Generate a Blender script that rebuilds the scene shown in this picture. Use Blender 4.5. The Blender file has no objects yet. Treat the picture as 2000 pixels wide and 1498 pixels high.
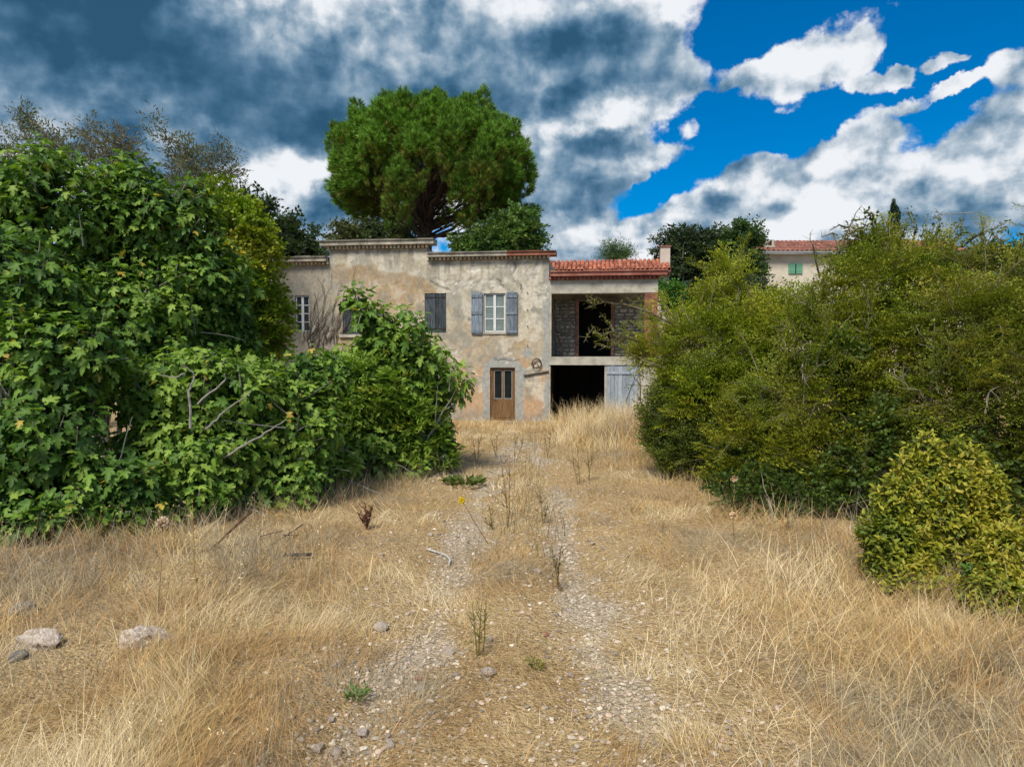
import bpy, math, random
import numpy as np
from mathutils import Matrix, Vector

SC = bpy.context.scene
COL = SC.collection
R = math.radians
rng = np.random.default_rng(7)
random.seed(7)

# ------------------------------------------------------------------ camera
FPX = 1333.0                     # focal length in photograph pixels (24 mm on 36 mm)
CAM_H = 2.63
PITCH = R(-2.53)
cam_d = bpy.data.cameras.new('camera'); cam_d.lens = 24.0; cam_d.sensor_width = 36.0
cam_d.clip_start = 0.1; cam_d.clip_end = 3000
cam = bpy.data.objects.new('camera', cam_d); COL.objects.link(cam)
cam.location = (0, 0, CAM_H); cam.rotation_euler = (R(90) + PITCH, 0, 0)
SC.camera = cam

# ------------------------------------------------------------------ exposure
EXPO = 1.85
SC.view_settings.view_transform = 'Standard'
SC.view_settings.look = 'None'
SC.view_settings.exposure = EXPO
SC.view_settings.gamma = 1.0
SC.view_settings.use_curve_mapping = False
try:
    SC.cycles.max_bounces = 6; SC.cycles.diffuse_bounces = 3; SC.cycles.transparent_max_bounces = 8
    SC.cycles.use_denoising = True
except Exception:
    pass

SUN_EL, SUN_AZ = 52.0, 205.0      # azimuth clockwise from +Y (seen from above): behind the camera, a little left
sun_d = bpy.data.lights.new('sun', 'SUN'); sun_d.energy = 1.5; sun_d.angle = R(20); sun_d.color = (1.0, 0.93, 0.80)
sun = bpy.data.objects.new('sun', sun_d); COL.objects.link(sun)
_sd = Vector((math.sin(R(SUN_AZ)) * math.cos(R(SUN_EL)), math.cos(R(SUN_AZ)) * math.cos(R(SUN_EL)), math.sin(R(SUN_EL))))
sun.rotation_euler = _sd.to_track_quat('Z', 'Y').to_euler()
sun.location = _sd * 60


def pix_dir(px, py):
    x = (px - 1000) / FPX; y = (749 - py) / FPX
    c, s = math.cos(PITCH), math.sin(PITCH)
    return np.array([x, c - y * s, s + y * c])


# ------------------------------------------------------------------ sky
def build_world():
    w = bpy.data.worlds.new('World'); SC.world = w; w.use_nodes = True
    nt = w.node_tree; N = nt.nodes; L = nt.links
    N.clear()
    out = N.new('ShaderNodeOutputWorld'); bg = N.new('ShaderNodeBackground')
    bg.inputs['Strength'].default_value = 0.1
    L.new(bg.outputs[0], out.inputs[0])
    sky = N.new('ShaderNodeTexSky'); sky.sky_type = 'NISHITA'; sky.sun_disc = False
    sky.sun_elevation = R(SUN_EL); sky.sun_rotation = R(SUN_AZ)
    sky.air_density = 1.0; sky.dust_density = 0.3; sky.ozone_density = 3.0
    hs = N.new('ShaderNodeHueSaturation'); hs.inputs['Saturation'].default_value = 1.45; hs.inputs['Value'].default_value = 0.43 * 2 ** (1.35 - EXPO)
    tint = N.new('ShaderNodeVectorMath'); tint.operation = 'MULTIPLY'; tint.inputs[1].default_value = (0.62, 0.86, 1.06)
    L.new(sky.outputs[0], tint.inputs[0]); L.new(tint.outputs[0], hs.inputs['Color'])
    tc = N.new('ShaderNodeTexCoord')
    sep = N.new('ShaderNodeSeparateXYZ'); L.new(tc.outputs['Generated'], sep.inputs[0])

    def M(op, a, b=None, c=None, clamp=False):
        n = N.new('ShaderNodeMath'); n.operation = op; n.use_clamp = clamp
        for i, v in enumerate((a, b, c)):
            if v is None: continue
            if isinstance(v, (int, float)): n.inputs[i].default_value = v
            else: L.new(v, n.inputs[i])
        return n.outputs[0]

    def VM(op, a, b=None, scale=None):
        n = N.new('ShaderNodeVectorMath'); n.operation = op
        for i, v in enumerate((a, b)):
            if v is None: continue
            if isinstance(v, tuple): n.inputs[i].default_value = v
            else: L.new(v, n.inputs[i])
        if scale is not None: n.inputs['Scale'].default_value = scale
        return n.outputs['Value'] if op == 'LENGTH' else n.outputs['Vector']

    def noise(vec, scale, detail, rough, color=False, dist=0.0):
        n = N.new('ShaderNodeTexNoise'); n.inputs['Scale'].default_value = scale
        n.inputs['Detail'].default_value = detail; n.inputs['Roughness'].default_value = rough
        n.inputs['Distortion'].default_value = dist
        L.new(vec, n.inputs['Vector'])
        return n.outputs['Color'] if color else n.outputs['Fac']

    def smooth(v, a, b, lo=0.0, hi=1.0):
        n = N.new('ShaderNodeMapRange'); n.interpolation_type = 'SMOOTHSTEP'
        L.new(v, n.inputs['Value'])
        n.inputs['From Min'].default_value = a; n.inputs['From Max'].default_value = b
        n.inputs['To Min'].default_value = lo; n.inputs['To Max'].default_value = hi
        return n.outputs['Result']

    az = M('ARCTAN2', sep.outputs[0], sep.outputs[1]); el = M('ARCSINE', sep.outputs[2])
    cmb = N.new('ShaderNodeCombineXYZ'); L.new(az, cmb.inputs[0]); L.new(el, cmb.inputs[1])
    wn = noise(tc.outputs['Generated'], 12.0, 6.0, 0.6, color=True)
    warp = VM('SCALE', VM('SUBTRACT', wn, (0.5, 0.5, 0.5)), scale=0.075)
    q = VM('ADD', cmb.outputs[0], warp)
    # cloud deck seen in perspective: direction over height
    den = M('ADD', M('MAXIMUM', sep.outputs[2], 0.0), 0.22)
    cd = N.new('ShaderNodeCombineXYZ')
    L.new(M('DIVIDE', sep.outputs[0], den), cd.inputs[0]); L.new(M('DIVIDE', sep.outputs[1], den), cd.inputs[1])
    L.new(M('MULTIPLY', sep.outputs[2], 1.6), cd.inputs[2])
    p = cd.outputs[0]

    def ell(px, py, rx, ry, rot, amp, acc, soft=0.62):
        d = pix_dir(px, py); d = d / np.linalg.norm(d)
        a = math.atan2(d[0], d[1]); e = math.asin(d[2])
        k = 1.0 / (1 + ((px - 1000) / FPX) ** 2)
        mp = N.new('ShaderNodeMapping'); mp.vector_type = 'TEXTURE'
        mp.inputs['Location'].default_value = (a, e, 0)
        mp.inputs['Rotation'].default_value = (0, 0, R(rot))
        mp.inputs['Scale'].default_value = (rx / FPX * k, ry / FPX * (0.9 if k > .9 else k * 1.05), 1)
        src = q
        if acc is not None:   # chained, so that the shader evaluates one patch after the other
            ch = N.new('ShaderNodeVectorMath'); ch.operation = 'MULTIPLY_ADD'
            L.new(acc, ch.inputs[0]); ch.inputs[1].default_value = (1e-7, 1e-7, 1e-7); L.new(q, ch.inputs[2])
            src = ch.outputs[0]
        L.new(src, mp.inputs['Vector'])
        m = smooth(VM('LENGTH', mp.outputs[0]), 1.0 + soft, 1.0 - soft)
        m = M('MULTIPLY', m, amp)
        return m if acc is None else M('ADD', acc, m)

    # where there is cloud (positive) and open blue (negative), as directions in the sky
    C = None
    for a in [
        (1000, 320, 1150, 620, 0, -.30),
        (250, 60, 760, 260, -4, .62), (120, 20, 300, 120, 0, .3), (950, 60, 430, 150, 0, .5), (1190, 70, 215, 105, -12, .5),
        (600, 360, 520, 120, 0, .5), (60, 330, 160, 60, 0, -.25), (1090, 340, 160, 190, 0, .55), (1090, 250, 190, 60, 0, .35),
        (1345, 318, 170, 34, -6, .55), (1270, 205, 110, 34, 0, .3),
        (1340, 425, 290, 72, 20, .75), (1560, 450, 220, 85, 0, .65), (1200, 490, 220, 40, 0, .5),
        (1840, 390, 270, 130, 12, .75), (1650, 290, 100, 52, 28, .55), (1950, 290, 140, 75, 20, .55),
        (1590, 120, 165, 78, 20, .85), (1700, 70, 70, 30, 35, .4), (1430, 165, 50, 14, 8, .35),
        (1762, 142, 26, 20, 0, .75), (1695, 170, 42, 17, 5, .65), (1850, 112, 46, 14, 0, .65), (1815, 185, 110, 17, 10, .62), (1870, 165, 50, 14, 20, .5),
        (1990, 125, 50, 45, 25, .6), (1540, 228, 50, 13, 15, .5), (1345, 258, 26, 18, 0, .55),
        (630, 430, 55, 60, 0, .5), (540, 440, 160, 80, 0, .5), (300, 420, 300, 90, 0, .3),
        (1620, 10, 330, 55, 0, -.7), (1450, 250, 140, 62, 0, -.6), (1480, 60, 80, 40, 0, -.4), (1760, 60, 60, 40, 0, -.3), (1850, 50, 220, 50, 0, -.6), (1300, 370, 115, 40, 20, -.85), (1420, 130, 45, 90, 0, -.35),
        (1600, 230, 130, 42, 25, -.5), (1730, 215, 140, 25, 15, -.3), (1570, 335, 40, 40, 0, -.45), (670, 450, 30, 22, 0, -.5),
    ]:
        C = ell(*a, C)
    # thick, shaded cloud bases
    D = None
    for a in [
        (230, 120, 420, 110, -8, .42), (640, 205, 430, 85, -14, .40), (1000, 120, 330, 80, 0, .38), (60, 60, 260, 120, 0, .25), (150, 225, 330, 40, -6, .22), (560, 265, 160, 40, -12, .25),
        (1230, 120, 150, 70, -10, .22), (1110, 365, 120, 75, 0, .36), (1190, 275, 90, 22, -4, .5), (1370, 335, 110, 20, 0, .3), (1050, 210, 110, 26, -8, .3),
        (600, 400, 110, 34, 0, .34), (1950, 440, 130, 60, 0, .32), (1180, 405, 45, 40, 0, .2), (1390, 440, 120, 20, 15, .12), (1740, 440, 120, 25, 10, .14),
        (520, 50, 110, 36, 10, -.10), (740, 75, 130, 34, -15, -.12), (1350, 425, 230, 50, 20, -.16), (1800, 350, 230, 80, 15, -.16), (1560, 430, 120, 50, 0, -.14), (1590, 120, 130, 60, 20, -.12), (190, 140, 50, 18, -8, -.25), (310, 150, 50, 14, 0, -.22), (430, 190, 70, 18, 0, -.18), (850, 20, 110, 30, 0, -.06), (600, 60, 500, 130, 0, .04), (420, 180, 480, 110, -10, .16),
        (560, 335, 110, 45, 0, -.22), (1130, 235, 110, 34, 0, -.3), (1350, 20, 40, 35, 0, -.5), (640, 350, 60, 30, 0, -.2),
    ]:
        D = ell(*a, D, soft=0.6)
    n1 = noise(p, 2.4, 7.0, 0.52)
    n2 = noise(VM('ADD', tc.outputs['Generated'], VM('SCALE', VM('SUBTRACT', wn, (0.5, 0.5, 0.5)), scale=0.05)), 8.0, 10.0, 0.58)
    n1b = noise(VM('ADD', p, (-0.10, -0.05, 0.06)), 2.4, 3.0, 0.5)
    n2s = noise(tc.outputs['Generated'], 10.0, 6.0, 0.55)
    n2b = noise(VM('ADD', tc.outputs['Generated'], (-0.016, 0.0, 0.022)), 10.0, 6.0, 0.55)
    def puff(vec):
        v = N.new('ShaderNodeTexVoronoi'); v.feature = 'F1'; v.normalize = True
        v.inputs['Scale'].default_value = 13.0; v.inputs['Detail'].default_value = 2.0; v.inputs['Roughness'].default_value = 0.55
        L.new(vec, v.inputs['Vector'])
        return v.outputs['Distance']
    wv = VM('SCALE', VM('SUBTRACT', wn, (0.5, 0.5, 0.5)), scale=0.06)
    b1 = puff(VM('ADD', tc.outputs['Generated'], wv)); b2 = puff(VM('ADD', VM('ADD', tc.outputs['Generated'], wv), (-0.014, 0.0, 0.02)))
    dens = M('ADD', M('ADD', M('ADD', C, 0.47), M('MULTIPLY', M('SUBTRACT', 0.36, b1), 0.9)), M('ADD', M('MULTIPLY', M('SUBTRACT', n1, 0.5), 0.8), M('MULTIPLY', M('SUBTRACT', n2, 0.5), 1.35)))
    n4 = noise(tc.outputs['Generated'], 34.0, 5.0, 0.6)
    alpha = smooth(M('ADD', dens, M('MULTIPLY', M('SUBTRACT', n4, 0.5), 0.45)), 0.40, 0.70)
    thick = smooth(dens, 0.5, 1.05)
    soft = M('SUBTRACT', 1.0, M('MULTIPLY', D, 1.1), clamp=True)
    rel = M('ADD', M('MULTIPLY', M('SUBTRACT', n1, n1b), 1.5), M('MULTIPLY', M('SUBTRACT', n2s, n2b), 2.0))
    rel = M('ADD', rel, M('MULTIPLY', M('SUBTRACT', n2, 0.5), 0.5))
    rel = M('ADD', rel, M('MULTIPLY', M('SUBTRACT', b2, b1), 1.6))
    n3 = noise(p, 5.0, 5.0, 0.5)
    t = M('ADD', M('SUBTRACT', 0.76, M('MULTIPLY', M('SUBTRACT', 1.0, M('EXPONENT', M('MULTIPLY', D, -1.5))), 0.72)), M('MULTIPLY', rel, M('ADD', M('MULTIPLY', soft, 0.6), 0.4)))
    t = M('SUBTRACT', t, M('MULTIPLY', thick, 0.08))
    t = M('ADD', t, M('MULTIPLY', M('SUBTRACT', n3, 0.5), 0.55))
    t = M('ADD', t, M('MULTIPLY', M('SUBTRACT', n1, 0.5), 0.35), clamp=True)
    rp = N.new('ShaderNodeValToRGB'); L.new(t, rp.inputs[0])
    cr = rp.color_ramp; cr.interpolation = 'B_SPLINE'
    cr.elements[0].position = 0.0; cr.elements[0].color = (0.022, 0.085, 0.165, 1)
    cr.elements[1].position = 1.0; cr.elements[1].color = (0.90, 0.92, 0.95, 1)
    for pos, c in ((0.22, (0.055, 0.15, 0.265, 1)), (0.45, (0.165, 0.29, 0.42, 1)), (0.68, (0.45, 0.54, 0.63, 1)), (0.84, (0.72, 0.77, 0.83, 1))):
        e = cr.elements.new(pos); e.color = c
    sc = VM('SCALE', rp.outputs[0], scale=10.0 / (2 ** EXPO))
    mix = N.new('ShaderNodeMix'); mix.data_type = 'RGBA'
    L.new(alpha, mix.inputs['Factor'])
    L.new(hs.outputs[0], mix.inputs['A']); L.new(sc, mix.inputs['B'])
    L.new(mix.outputs['Result'], bg.inputs['Color'])
    try:
        w.cycles.sampling_method = 'MANUAL'; w.cycles.sample_map_resolution = 512
    except Exception:
        pass


build_world()


# ------------------------------------------------------------------ helpers
def P(px, py, Y):
    d = pix_dir(px, py)
    return np.array([0, 0, CAM_H]) + d * (Y / d[1])


def G(px, py):
    d = pix_dir(px, py)
    return (np.array([0, 0, CAM_H]) + d * (-CAM_H / d[2]))[:2]


def _hash(ix, iy, iz, seed):
    h = (ix * 374761393 + iy * 668265263 + iz * 2147483647 + seed * 974711) & 0xffffffff
    h = ((h ^ (h >> 13)) * 1274126177) & 0xffffffff
    h = h ^ (h >> 16)
    return (h & 0xffff) / 65535.0


def vnoise(x, y, z=None, seed=0):
    x = np.asarray(x, float); y = np.asarray(y, float)
    z = np.zeros_like(x) if z is None else np.asarray(z, float)
    x0 = np.floor(x).astype(np.int64); y0 = np.floor(y).astype(np.int64); z0 = np.floor(z).astype(np.int64)
    fx, fy, fz = x - x0, y - y0, z - z0
    fx = fx * fx * (3 - 2 * fx); fy = fy * fy * (3 - 2 * fy); fz = fz * fz * (3 - 2 * fz)
    r = 0
    for dx in (0, 1):
        for dy in (0, 1):
            for dz in (0, 1):
                w = (fx if dx else 1 - fx) * (fy if dy else 1 - fy) * (fz if dz else 1 - fz)
                r = r + w * _hash(x0 + dx, y0 + dy, z0 + dz, seed)
    return r


def fbm(x, y, z=None, oct=4, seed=0, gain=0.5):
    a, s, tot = 1.0, 0.0, 0.0
    x = np.asarray(x, float); y = np.asarray(y, float)
    for o in range(oct):
        k = 2.0 ** o
        s = s + a * vnoise(x * k, y * k, None if z is None else np.asarray(z) * k, seed + o * 17)
        tot += a; a *= gain
    return s / tot


def sstep(v, a, b):
    t = np.clip((v - a) / (b - a), 0, 1)
    return t * t * (3 - 2 * t)


def nrm(v):
    v = np.asarray(v, float)
    return v / np.maximum(np.linalg.norm(v, axis=-1, keepdims=True), 1e-9)


class Acc:
    def __init__(s):
        s.v = []; s.f = []; s.c = []; s.n = 0

    def add(s, v, f, c=(1, 1, 1)):
        v = np.asarray(v, float).reshape(-1, 3); f = np.asarray(f, np.int64)
        s.v.append(v); s.f.append(f + s.n)
        c = np.asarray(c, float)
        s.c.append(np.broadcast_to(c, (len(v), 3)) if c.ndim == 1 else c)
        s.n += len(v)

    def box(s, a, b, c=(1, 1, 1)):
        (x0, y0, z0), (x1, y1, z1) = a, b
        v = [(x0, y0, z0), (x1, y0, z0), (x1, y1, z0), (x0, y1, z0), (x0, y0, z1), (x1, y0, z1), (x1, y1, z1), (x0, y1, z1)]
        s.add(v, [(0, 3, 2, 1), (4, 5, 6, 7), (0, 1, 5, 4), (1, 2, 6, 5), (2, 3, 7, 6), (3, 0, 4, 7)], c)

    def tube(s, pts, rad, sides=5, c=(1, 1, 1)):
        pts = np.asarray(pts, float); n = len(pts)
        rad = np.broadcast_to(np.asarray(rad, float), (n,))
        t = nrm(np.gradient(pts, axis=0))
        ref = np.array([0.31, 0.17, 0.93]) if abs(t[0][2]) < .9 else np.array([0.9, 0.3, 0.1])
        a = nrm(np.cross(t, ref)); b = np.cross(t, a)
        ang = np.arange(sides) * 2 * np.pi / sides
        ring = pts[:, None] + rad[:, None, None] * (a[:, None] * np.cos(ang)[None, :, None] + b[:, None] * np.sin(ang)[None, :, None])
        v = ring.reshape(-1, 3)
        i = np.arange(n - 1)[:, None] * sides; j = np.arange(sides)[None]; j2 = (j + 1) % sides
        f = np.stack([i + j, i + j2, i + sides + j2, i + sides + j], -1).reshape(-1, 4)
        s.add(v, f, c)
        s.add(v[:sides], [list(range(sides))[::-1]], c); s.add(v[-sides:], [list(range(sides))], c)

    def scatter(s, tmpl, frames, pos, tint=None):
        """copies of a template (v, f, c) with frames (N,3,3: columns are axes, scaled) at pos"""
        v, f, c = tmpl
        N = len(pos)
        if N == 0: return
        vv = np.einsum('nij,kj->nki', frames, v) + pos[:, None]
        ff = f[None] + (np.arange(N) * len(v))[:, None, None]
        cc = np.broadcast_to(c[None], (N, len(v), 3))
        if tint is not None: cc = cc * tint[:, None]
        s.add(vv.reshape(-1, 3), ff.reshape(-1, f.shape[1]), cc.reshape(-1, 3))

    def mesh(s, name, mat, smooth=False):
        me = bpy.data.meshes.new(name)
        v = np.concatenate(s.v); c = np.concatenate(s.c)
        me.vertices.add(len(v)); me.vertices.foreach_set('co', v.astype(np.float32).ravel())
        lens = np.concatenate([np.full(len(f), f.shape[1]) for f in s.f]).astype(np.int32)
        idx = np.concatenate([f.ravel() for f in s.f]).astype(np.int32)
        me.loops.add(len(idx)); me.loops.foreach_set('vertex_index', idx)
        me.polygons.add(len(lens))
        st = np.concatenate([[0], np.cumsum(lens)[:-1]]).astype(np.int32)
        me.polygons.foreach_set('loop_start', st); me.polygons.foreach_set('loop_total', lens)
        at = me.color_attributes.new('Col', 'FLOAT_COLOR', 'POINT')
        at.data.foreach_set('color', np.concatenate([c, np.ones((len(c), 1))], 1).astype(np.float32).ravel())
        me.update(calc_edges=True); me.validate()
        me.polygons.foreach_set('use_smooth', np.full(len(lens), bool(smooth)))
        if mat: me.materials.append(mat)
        return me

    def build(s, name, mat, parent=None, smooth=False, kind=None):
        return link(name, s.mesh(name, mat, smooth), parent, kind)


def link(name, data, parent=None, kind=None, loc=None, rot=None, scale=None):
    o = bpy.data.objects.new(name, data); COL.objects.link(o)
    if parent: o.parent = parent
    if kind: o['kind'] = kind
    if loc is not None: o.location = loc
    if rot is not None: o.rotation_euler = rot
    if scale is not None: o.scale = scale
    return o


def tag(o, label, cat, group=None):
    o['label'] = label; o['category'] = cat
    if group: o['group'] = group
    return o


def thing(name, label, cat, loc=(0, 0, 0), rz=0.0, group=None):
    return tag(link(name, None, loc=loc, rot=(0, 0, rz)), label, cat, group)


# ------------------------------------------------------------------ materials
def mat_new(name):
    m = bpy.data.materials.new(name); m.use_nodes = True
    nt = m.node_tree
    return m, nt.nodes, nt.links, nt.nodes['Principled BSDF']


def nd(N, L, kind, ins=None, **props):
    n = N.new(kind)
    for k, v in props.items(): setattr(n, k, v)
    for k, v in (ins or {}).items():
        if hasattr(v, 'is_linked'): L.new(v, n.inputs[k])
        else: n.inputs[k].default_value = v
    return n


def mat_leaf(name, rough=0.5, trans=0.3, spec=0.35, tmul=(1.25, 1.35, 0.5)):
    m, N, L, b = mat_new(name)
    at = nd(N, L, 'ShaderNodeVertexColor', layer_name='Col')
    L.new(at.outputs[0], b.inputs['Base Color'])
    b.inputs['Roughness'].default_value = rough; b.inputs['Specular IOR Level'].default_value = spec
    vm = nd(N, L, 'ShaderNodeVectorMath', {0: at.outputs[0], 1: tmul}, operation='MULTIPLY')
    tr = nd(N, L, 'ShaderNodeBsdfTranslucent', {'Color': vm.outputs[0]})
    mx = nd(N, L, 'ShaderNodeMixShader', {0: trans, 1: b.outputs[0], 2: tr.outputs[0]})
    L.new(mx.outputs[0], N['Material Output'].inputs[0])
    return m


def mat_surf(name, c1, c2, scale=8.0, rough=0.85, bump=0.3, bscale=30.0, vcol=False, stretch=None, rnd=0.0, spec=0.2, detail=8.0, c3=None, bdist=0.02):
    """two or three colours mixed by noise, fine relief, optional vertex colour and per-object variation"""
    m, N, L, b = mat_new(name)
    tc = nd(N, L, 'ShaderNodeTexCoord')
    vec = tc.outputs['Object']
    if stretch:
        vec = nd(N, L, 'ShaderNodeMapping', {'Vector': vec, 'Scale': stretch}).outputs[0]
    if rnd:
        oi = nd(N, L, 'ShaderNodeObjectInfo')
        vec = nd(N, L, 'ShaderNodeVectorMath', {0: vec, 1: nd(N, L, 'ShaderNodeCombineXYZ', {0: nd(N, L, 'ShaderNodeMath', {0: oi.outputs['Random'], 1: 37.0}, operation='MULTIPLY').outputs[0]}).outputs[0]}, operation='ADD').outputs[0]
    n = nd(N, L, 'ShaderNodeTexNoise', {'Vector': vec, 'Scale': scale, 'Detail': detail, 'Roughness': 0.62})
    r = nd(N, L, 'ShaderNodeValToRGB', {0: n.outputs[0]})
    r.color_ramp.elements[0].position = 0.32; r.color_ramp.elements[0].color = (*c1, 1)
    r.color_ramp.elements[1].position = 0.68; r.color_ramp.elements[1].color = (*c2, 1)
    if c3:
        e = r.color_ramp.elements.new(0.5); e.color = (*c3, 1)
    col = r.outputs[0]
    if vcol:
        at = nd(N, L, 'ShaderNodeVertexColor', layer_name='Col')
        col = nd(N, L, 'ShaderNodeVectorMath', {0: col, 1: at.outputs[0]}, operation='MULTIPLY').outputs[0]
    if rnd:
        hv = nd(N, L, 'ShaderNodeMapRange', {'Value': oi.outputs['Random'], 'To Min': 1 - rnd, 'To Max': 1 + rnd})
        col = nd(N, L, 'ShaderNodeHueSaturation', {'Color': col, 'Value': hv.outputs[0]}).outputs[0]
    L.new(col, b.inputs['Base Color'])
    b.inputs['Roughness'].default_value = rough; b.inputs['Specular IOR Level'].default_value = spec
    if bump:
        n2 = nd(N, L, 'ShaderNodeTexNoise', {'Vector': vec, 'Scale': bscale, 'Detail': 6.0, 'Roughness': 0.65})
        bp = nd(N, L, 'ShaderNodeBump', {'Strength': bump, 'Distance': bdist, 'Height': n2.outputs[0]})
        L.new(bp.outputs[0], b.inputs['Normal'])
    return m


M_BARK = mat_surf('bark', (0.09, 0.075, 0.06), (0.20, 0.17, 0.14), 14, bump=0.6, bscale=40)
M_FIGBARK = mat_surf('fig_bark', (0.16, 0.15, 0.13), (0.30, 0.28, 0.25), 12, bump=0.4, bscale=30)
M_PINEBARK = mat_surf('pine_bark', (0.045, 0.032, 0.026), (0.13, 0.09, 0.07), 5, bump=0.8, bscale=12, bdist=0.06)
M_TWIG = mat_surf('twig', (0.10, 0.085, 0.06), (0.22, 0.19, 0.14), 20, bump=0.2, vcol=True)
M_FIG = mat_leaf('fig_leaf', 0.55, 0.28, 0.25)
M_LEAF = mat_leaf('leaf', 0.5, 0.32, 0.3)
M_NEEDLE = mat_leaf('needle', 0.6, 0.2, 0.2)
M_GRASS = mat_leaf('dry_blade', 0.75, 0.25, 0.15, (1.0, 0.95, 0.8))
M_CONCRETE = mat_surf('concrete', (0.25, 0.235, 0.20), (0.45, 0.42, 0.355), 3.5, bump=0.35, bscale=25, c3=(0.37, 0.345, 0.29))
M_CORNICE = mat_surf('cornice_cement', (0.16, 0.145, 0.12), (0.40, 0.36, 0.30), 3.0, bump=0.4, bscale=22, vcol=True, c3=(0.31, 0.28, 0.23))
M_DENTIL = mat_surf('dentil_brick', (0.20, 0.15, 0.10), (0.38, 0.30, 0.20), 6.0, bump=0.4, vcol=True)
M_BRICK = mat_surf('brick', (0.20, 0.075, 0.05), (0.34, 0.15, 0.10), 7.0, bump=0.5, bscale=30, rnd=0.35)
M_MORTAR = mat_surf('mortar', (0.20, 0.18, 0.155), (0.32, 0.29, 0.25), 9.0, bump=0.5)
M_STONE = mat_surf('rubble_stone', (0.16, 0.145, 0.125), (0.44, 0.40, 0.345), 5.0, bump=0.8, bscale=14, rnd=0.4, c3=(0.29, 0.26, 0.22))
M_DARKROOM = mat_surf('shade_dark_plaster', (0.05, 0.045, 0.04), (0.09, 0.08, 0.07), 2.0, bump=0.2)  # room darkness put into the plaster colour, so the openings read black
M_SHUT_DARK = mat_surf('shutter_weathered_dark', (0.022, 0.028, 0.033), (0.10, 0.115, 0.13), 5.0, stretch=(9, 9, 0.7), bump=0.4, bscale=12, rnd=0.3, c3=(0.045, 0.055, 0.065))
M_SHUT_GREY = mat_surf('shutter_weathered_blue_grey', (0.085, 0.105, 0.135), (0.24, 0.27, 0.31), 5.0, stretch=(9, 9, 0.7), bump=0.4, bscale=12, rnd=0.25, c3=(0.15, 0.18, 0.22))
M_GARAGE = mat_surf('garage_board_paint', (0.17, 0.205, 0.24), (0.36, 0.40, 0.44), 5.0, stretch=(9, 9, 0.8), bump=0.4, bscale=12, rnd=0.2, c3=(0.27, 0.31, 0.35))
M_WHITEWOOD = mat_surf('white_window_paint', (0.42, 0.43, 0.43), (0.70, 0.71, 0.70), 12.0, stretch=(5, 5, 1), bump=0.25)
M_DOORWOOD = mat_surf('brown_door_wood', (0.10, 0.055, 0.025), (0.22, 0.125, 0.055), 3.0, stretch=(10, 10, 0.7), bump=0.25)
M_OLDWOOD = mat_surf('old_timber', (0.05, 0.042, 0.035), (0.17, 0.145, 0.12), 4.0, stretch=(1, 8, 8), bump=0.5)
M_TILE = mat_surf('terracotta_tile', (0.19, 0.07, 0.045), (0.42, 0.18, 0.115), 4.0, bump=0.3, rnd=0.42, c3=(0.32, 0.105, 0.06))
M_TILE_OLD = mat_surf('old_terracotta', (0.13, 0.06, 0.045), (0.31, 0.15, 0.11), 3.0, bump=0.3, rnd=0.25, c3=(0.22, 0.09, 0.065))
M_REDBAND = mat_surf('red_cornice', (0.17, 0.06, 0.045), (0.34, 0.17, 0.125), 3.0, bump=0.5, bscale=18, c3=(0.26, 0.095, 0.07))
M_PINKWALL = mat_surf('pale_pink_render', (0.42, 0.35, 0.30), (0.50, 0.43, 0.37), 2.0, bump=0.3)
M_CREAMWALL = mat_surf('cream_render', (0.46, 0.41, 0.33), (0.58, 0.53, 0.44), 2.0, bump=0.3)
M_GREENPAINT = mat_surf('green_shutter_paint', (0.09, 0.24, 0.16), (0.14, 0.33, 0.22), 5.0, bump=0.1)
M_IRON = mat_surf('rusty_iron', (0.03, 0.018, 0.012), (0.12, 0.055, 0.03), 25.0, bump=0.3, rough=0.8)
M_DARKIRON = mat_surf('dark_iron', (0.015, 0.014, 0.013), (0.05, 0.045, 0.04), 25.0, bump=0.2, rough=0.6)
M_ALU = mat_surf('antenna_metal', (0.18, 0.18, 0.18), (0.30, 0.30, 0.30), 25.0, bump=0.0, rough=0.5)
M_ROCK = mat_surf('limestone', (0.36, 0.27, 0.21), (0.74, 0.66, 0.58), 5.0, bump=0.9, bscale=12, c3=(0.60, 0.50, 0.42), bdist=0.04)
M_ROCKGREY = mat_surf('grey_stone', (0.12, 0.11, 0.105), (0.30, 0.275, 0.25), 8.0, bump=0.7, bscale=20)
M_PEBBLE = mat_surf('pebble', (0.75, 0.75, 0.75), (1.0, 1.0, 1.0), 30.0, bump=0.3, vcol=True)
M_HOSE = mat_surf('pale_hose', (0.33, 0.32, 0.30), (0.48, 0.47, 0.44), 10.0, bump=0.1)


def mat_glass(name, base, rough=0.12):
    m, N, L, b = mat_new(name)
    tc = nd(N, L, 'ShaderNodeTexCoord'); n = nd(N, L, 'ShaderNodeTexNoise', {'Vector': tc.outputs['Object'], 'Scale': 3.0, 'Detail': 5.0})
    r = nd(N, L, 'ShaderNodeValToRGB', {0: n.outputs[0]})
    r.color_ramp.elements[0].position = 0.3; r.color_ramp.elements[0].color = (*[c * .75 for c in base], 1)
    r.color_ramp.elements[1].position = 0.7; r.color_ramp.elements[1].color = (*[c * 1.2 for c in base], 1)
    L.new(r.outputs[0], b.inputs['Base Color'])
    b.inputs['Roughness'].default_value = rough; b.inputs['Specular IOR Level'].default_value = 0.5
    return m


M_PANE_GREY = mat_glass('dusty_curtained_glass', (0.16, 0.19, 0.18), 0.25)
M_PANE_DARK = mat_glass('dark_glass', (0.012, 0.015, 0.016), 0.2)


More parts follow.
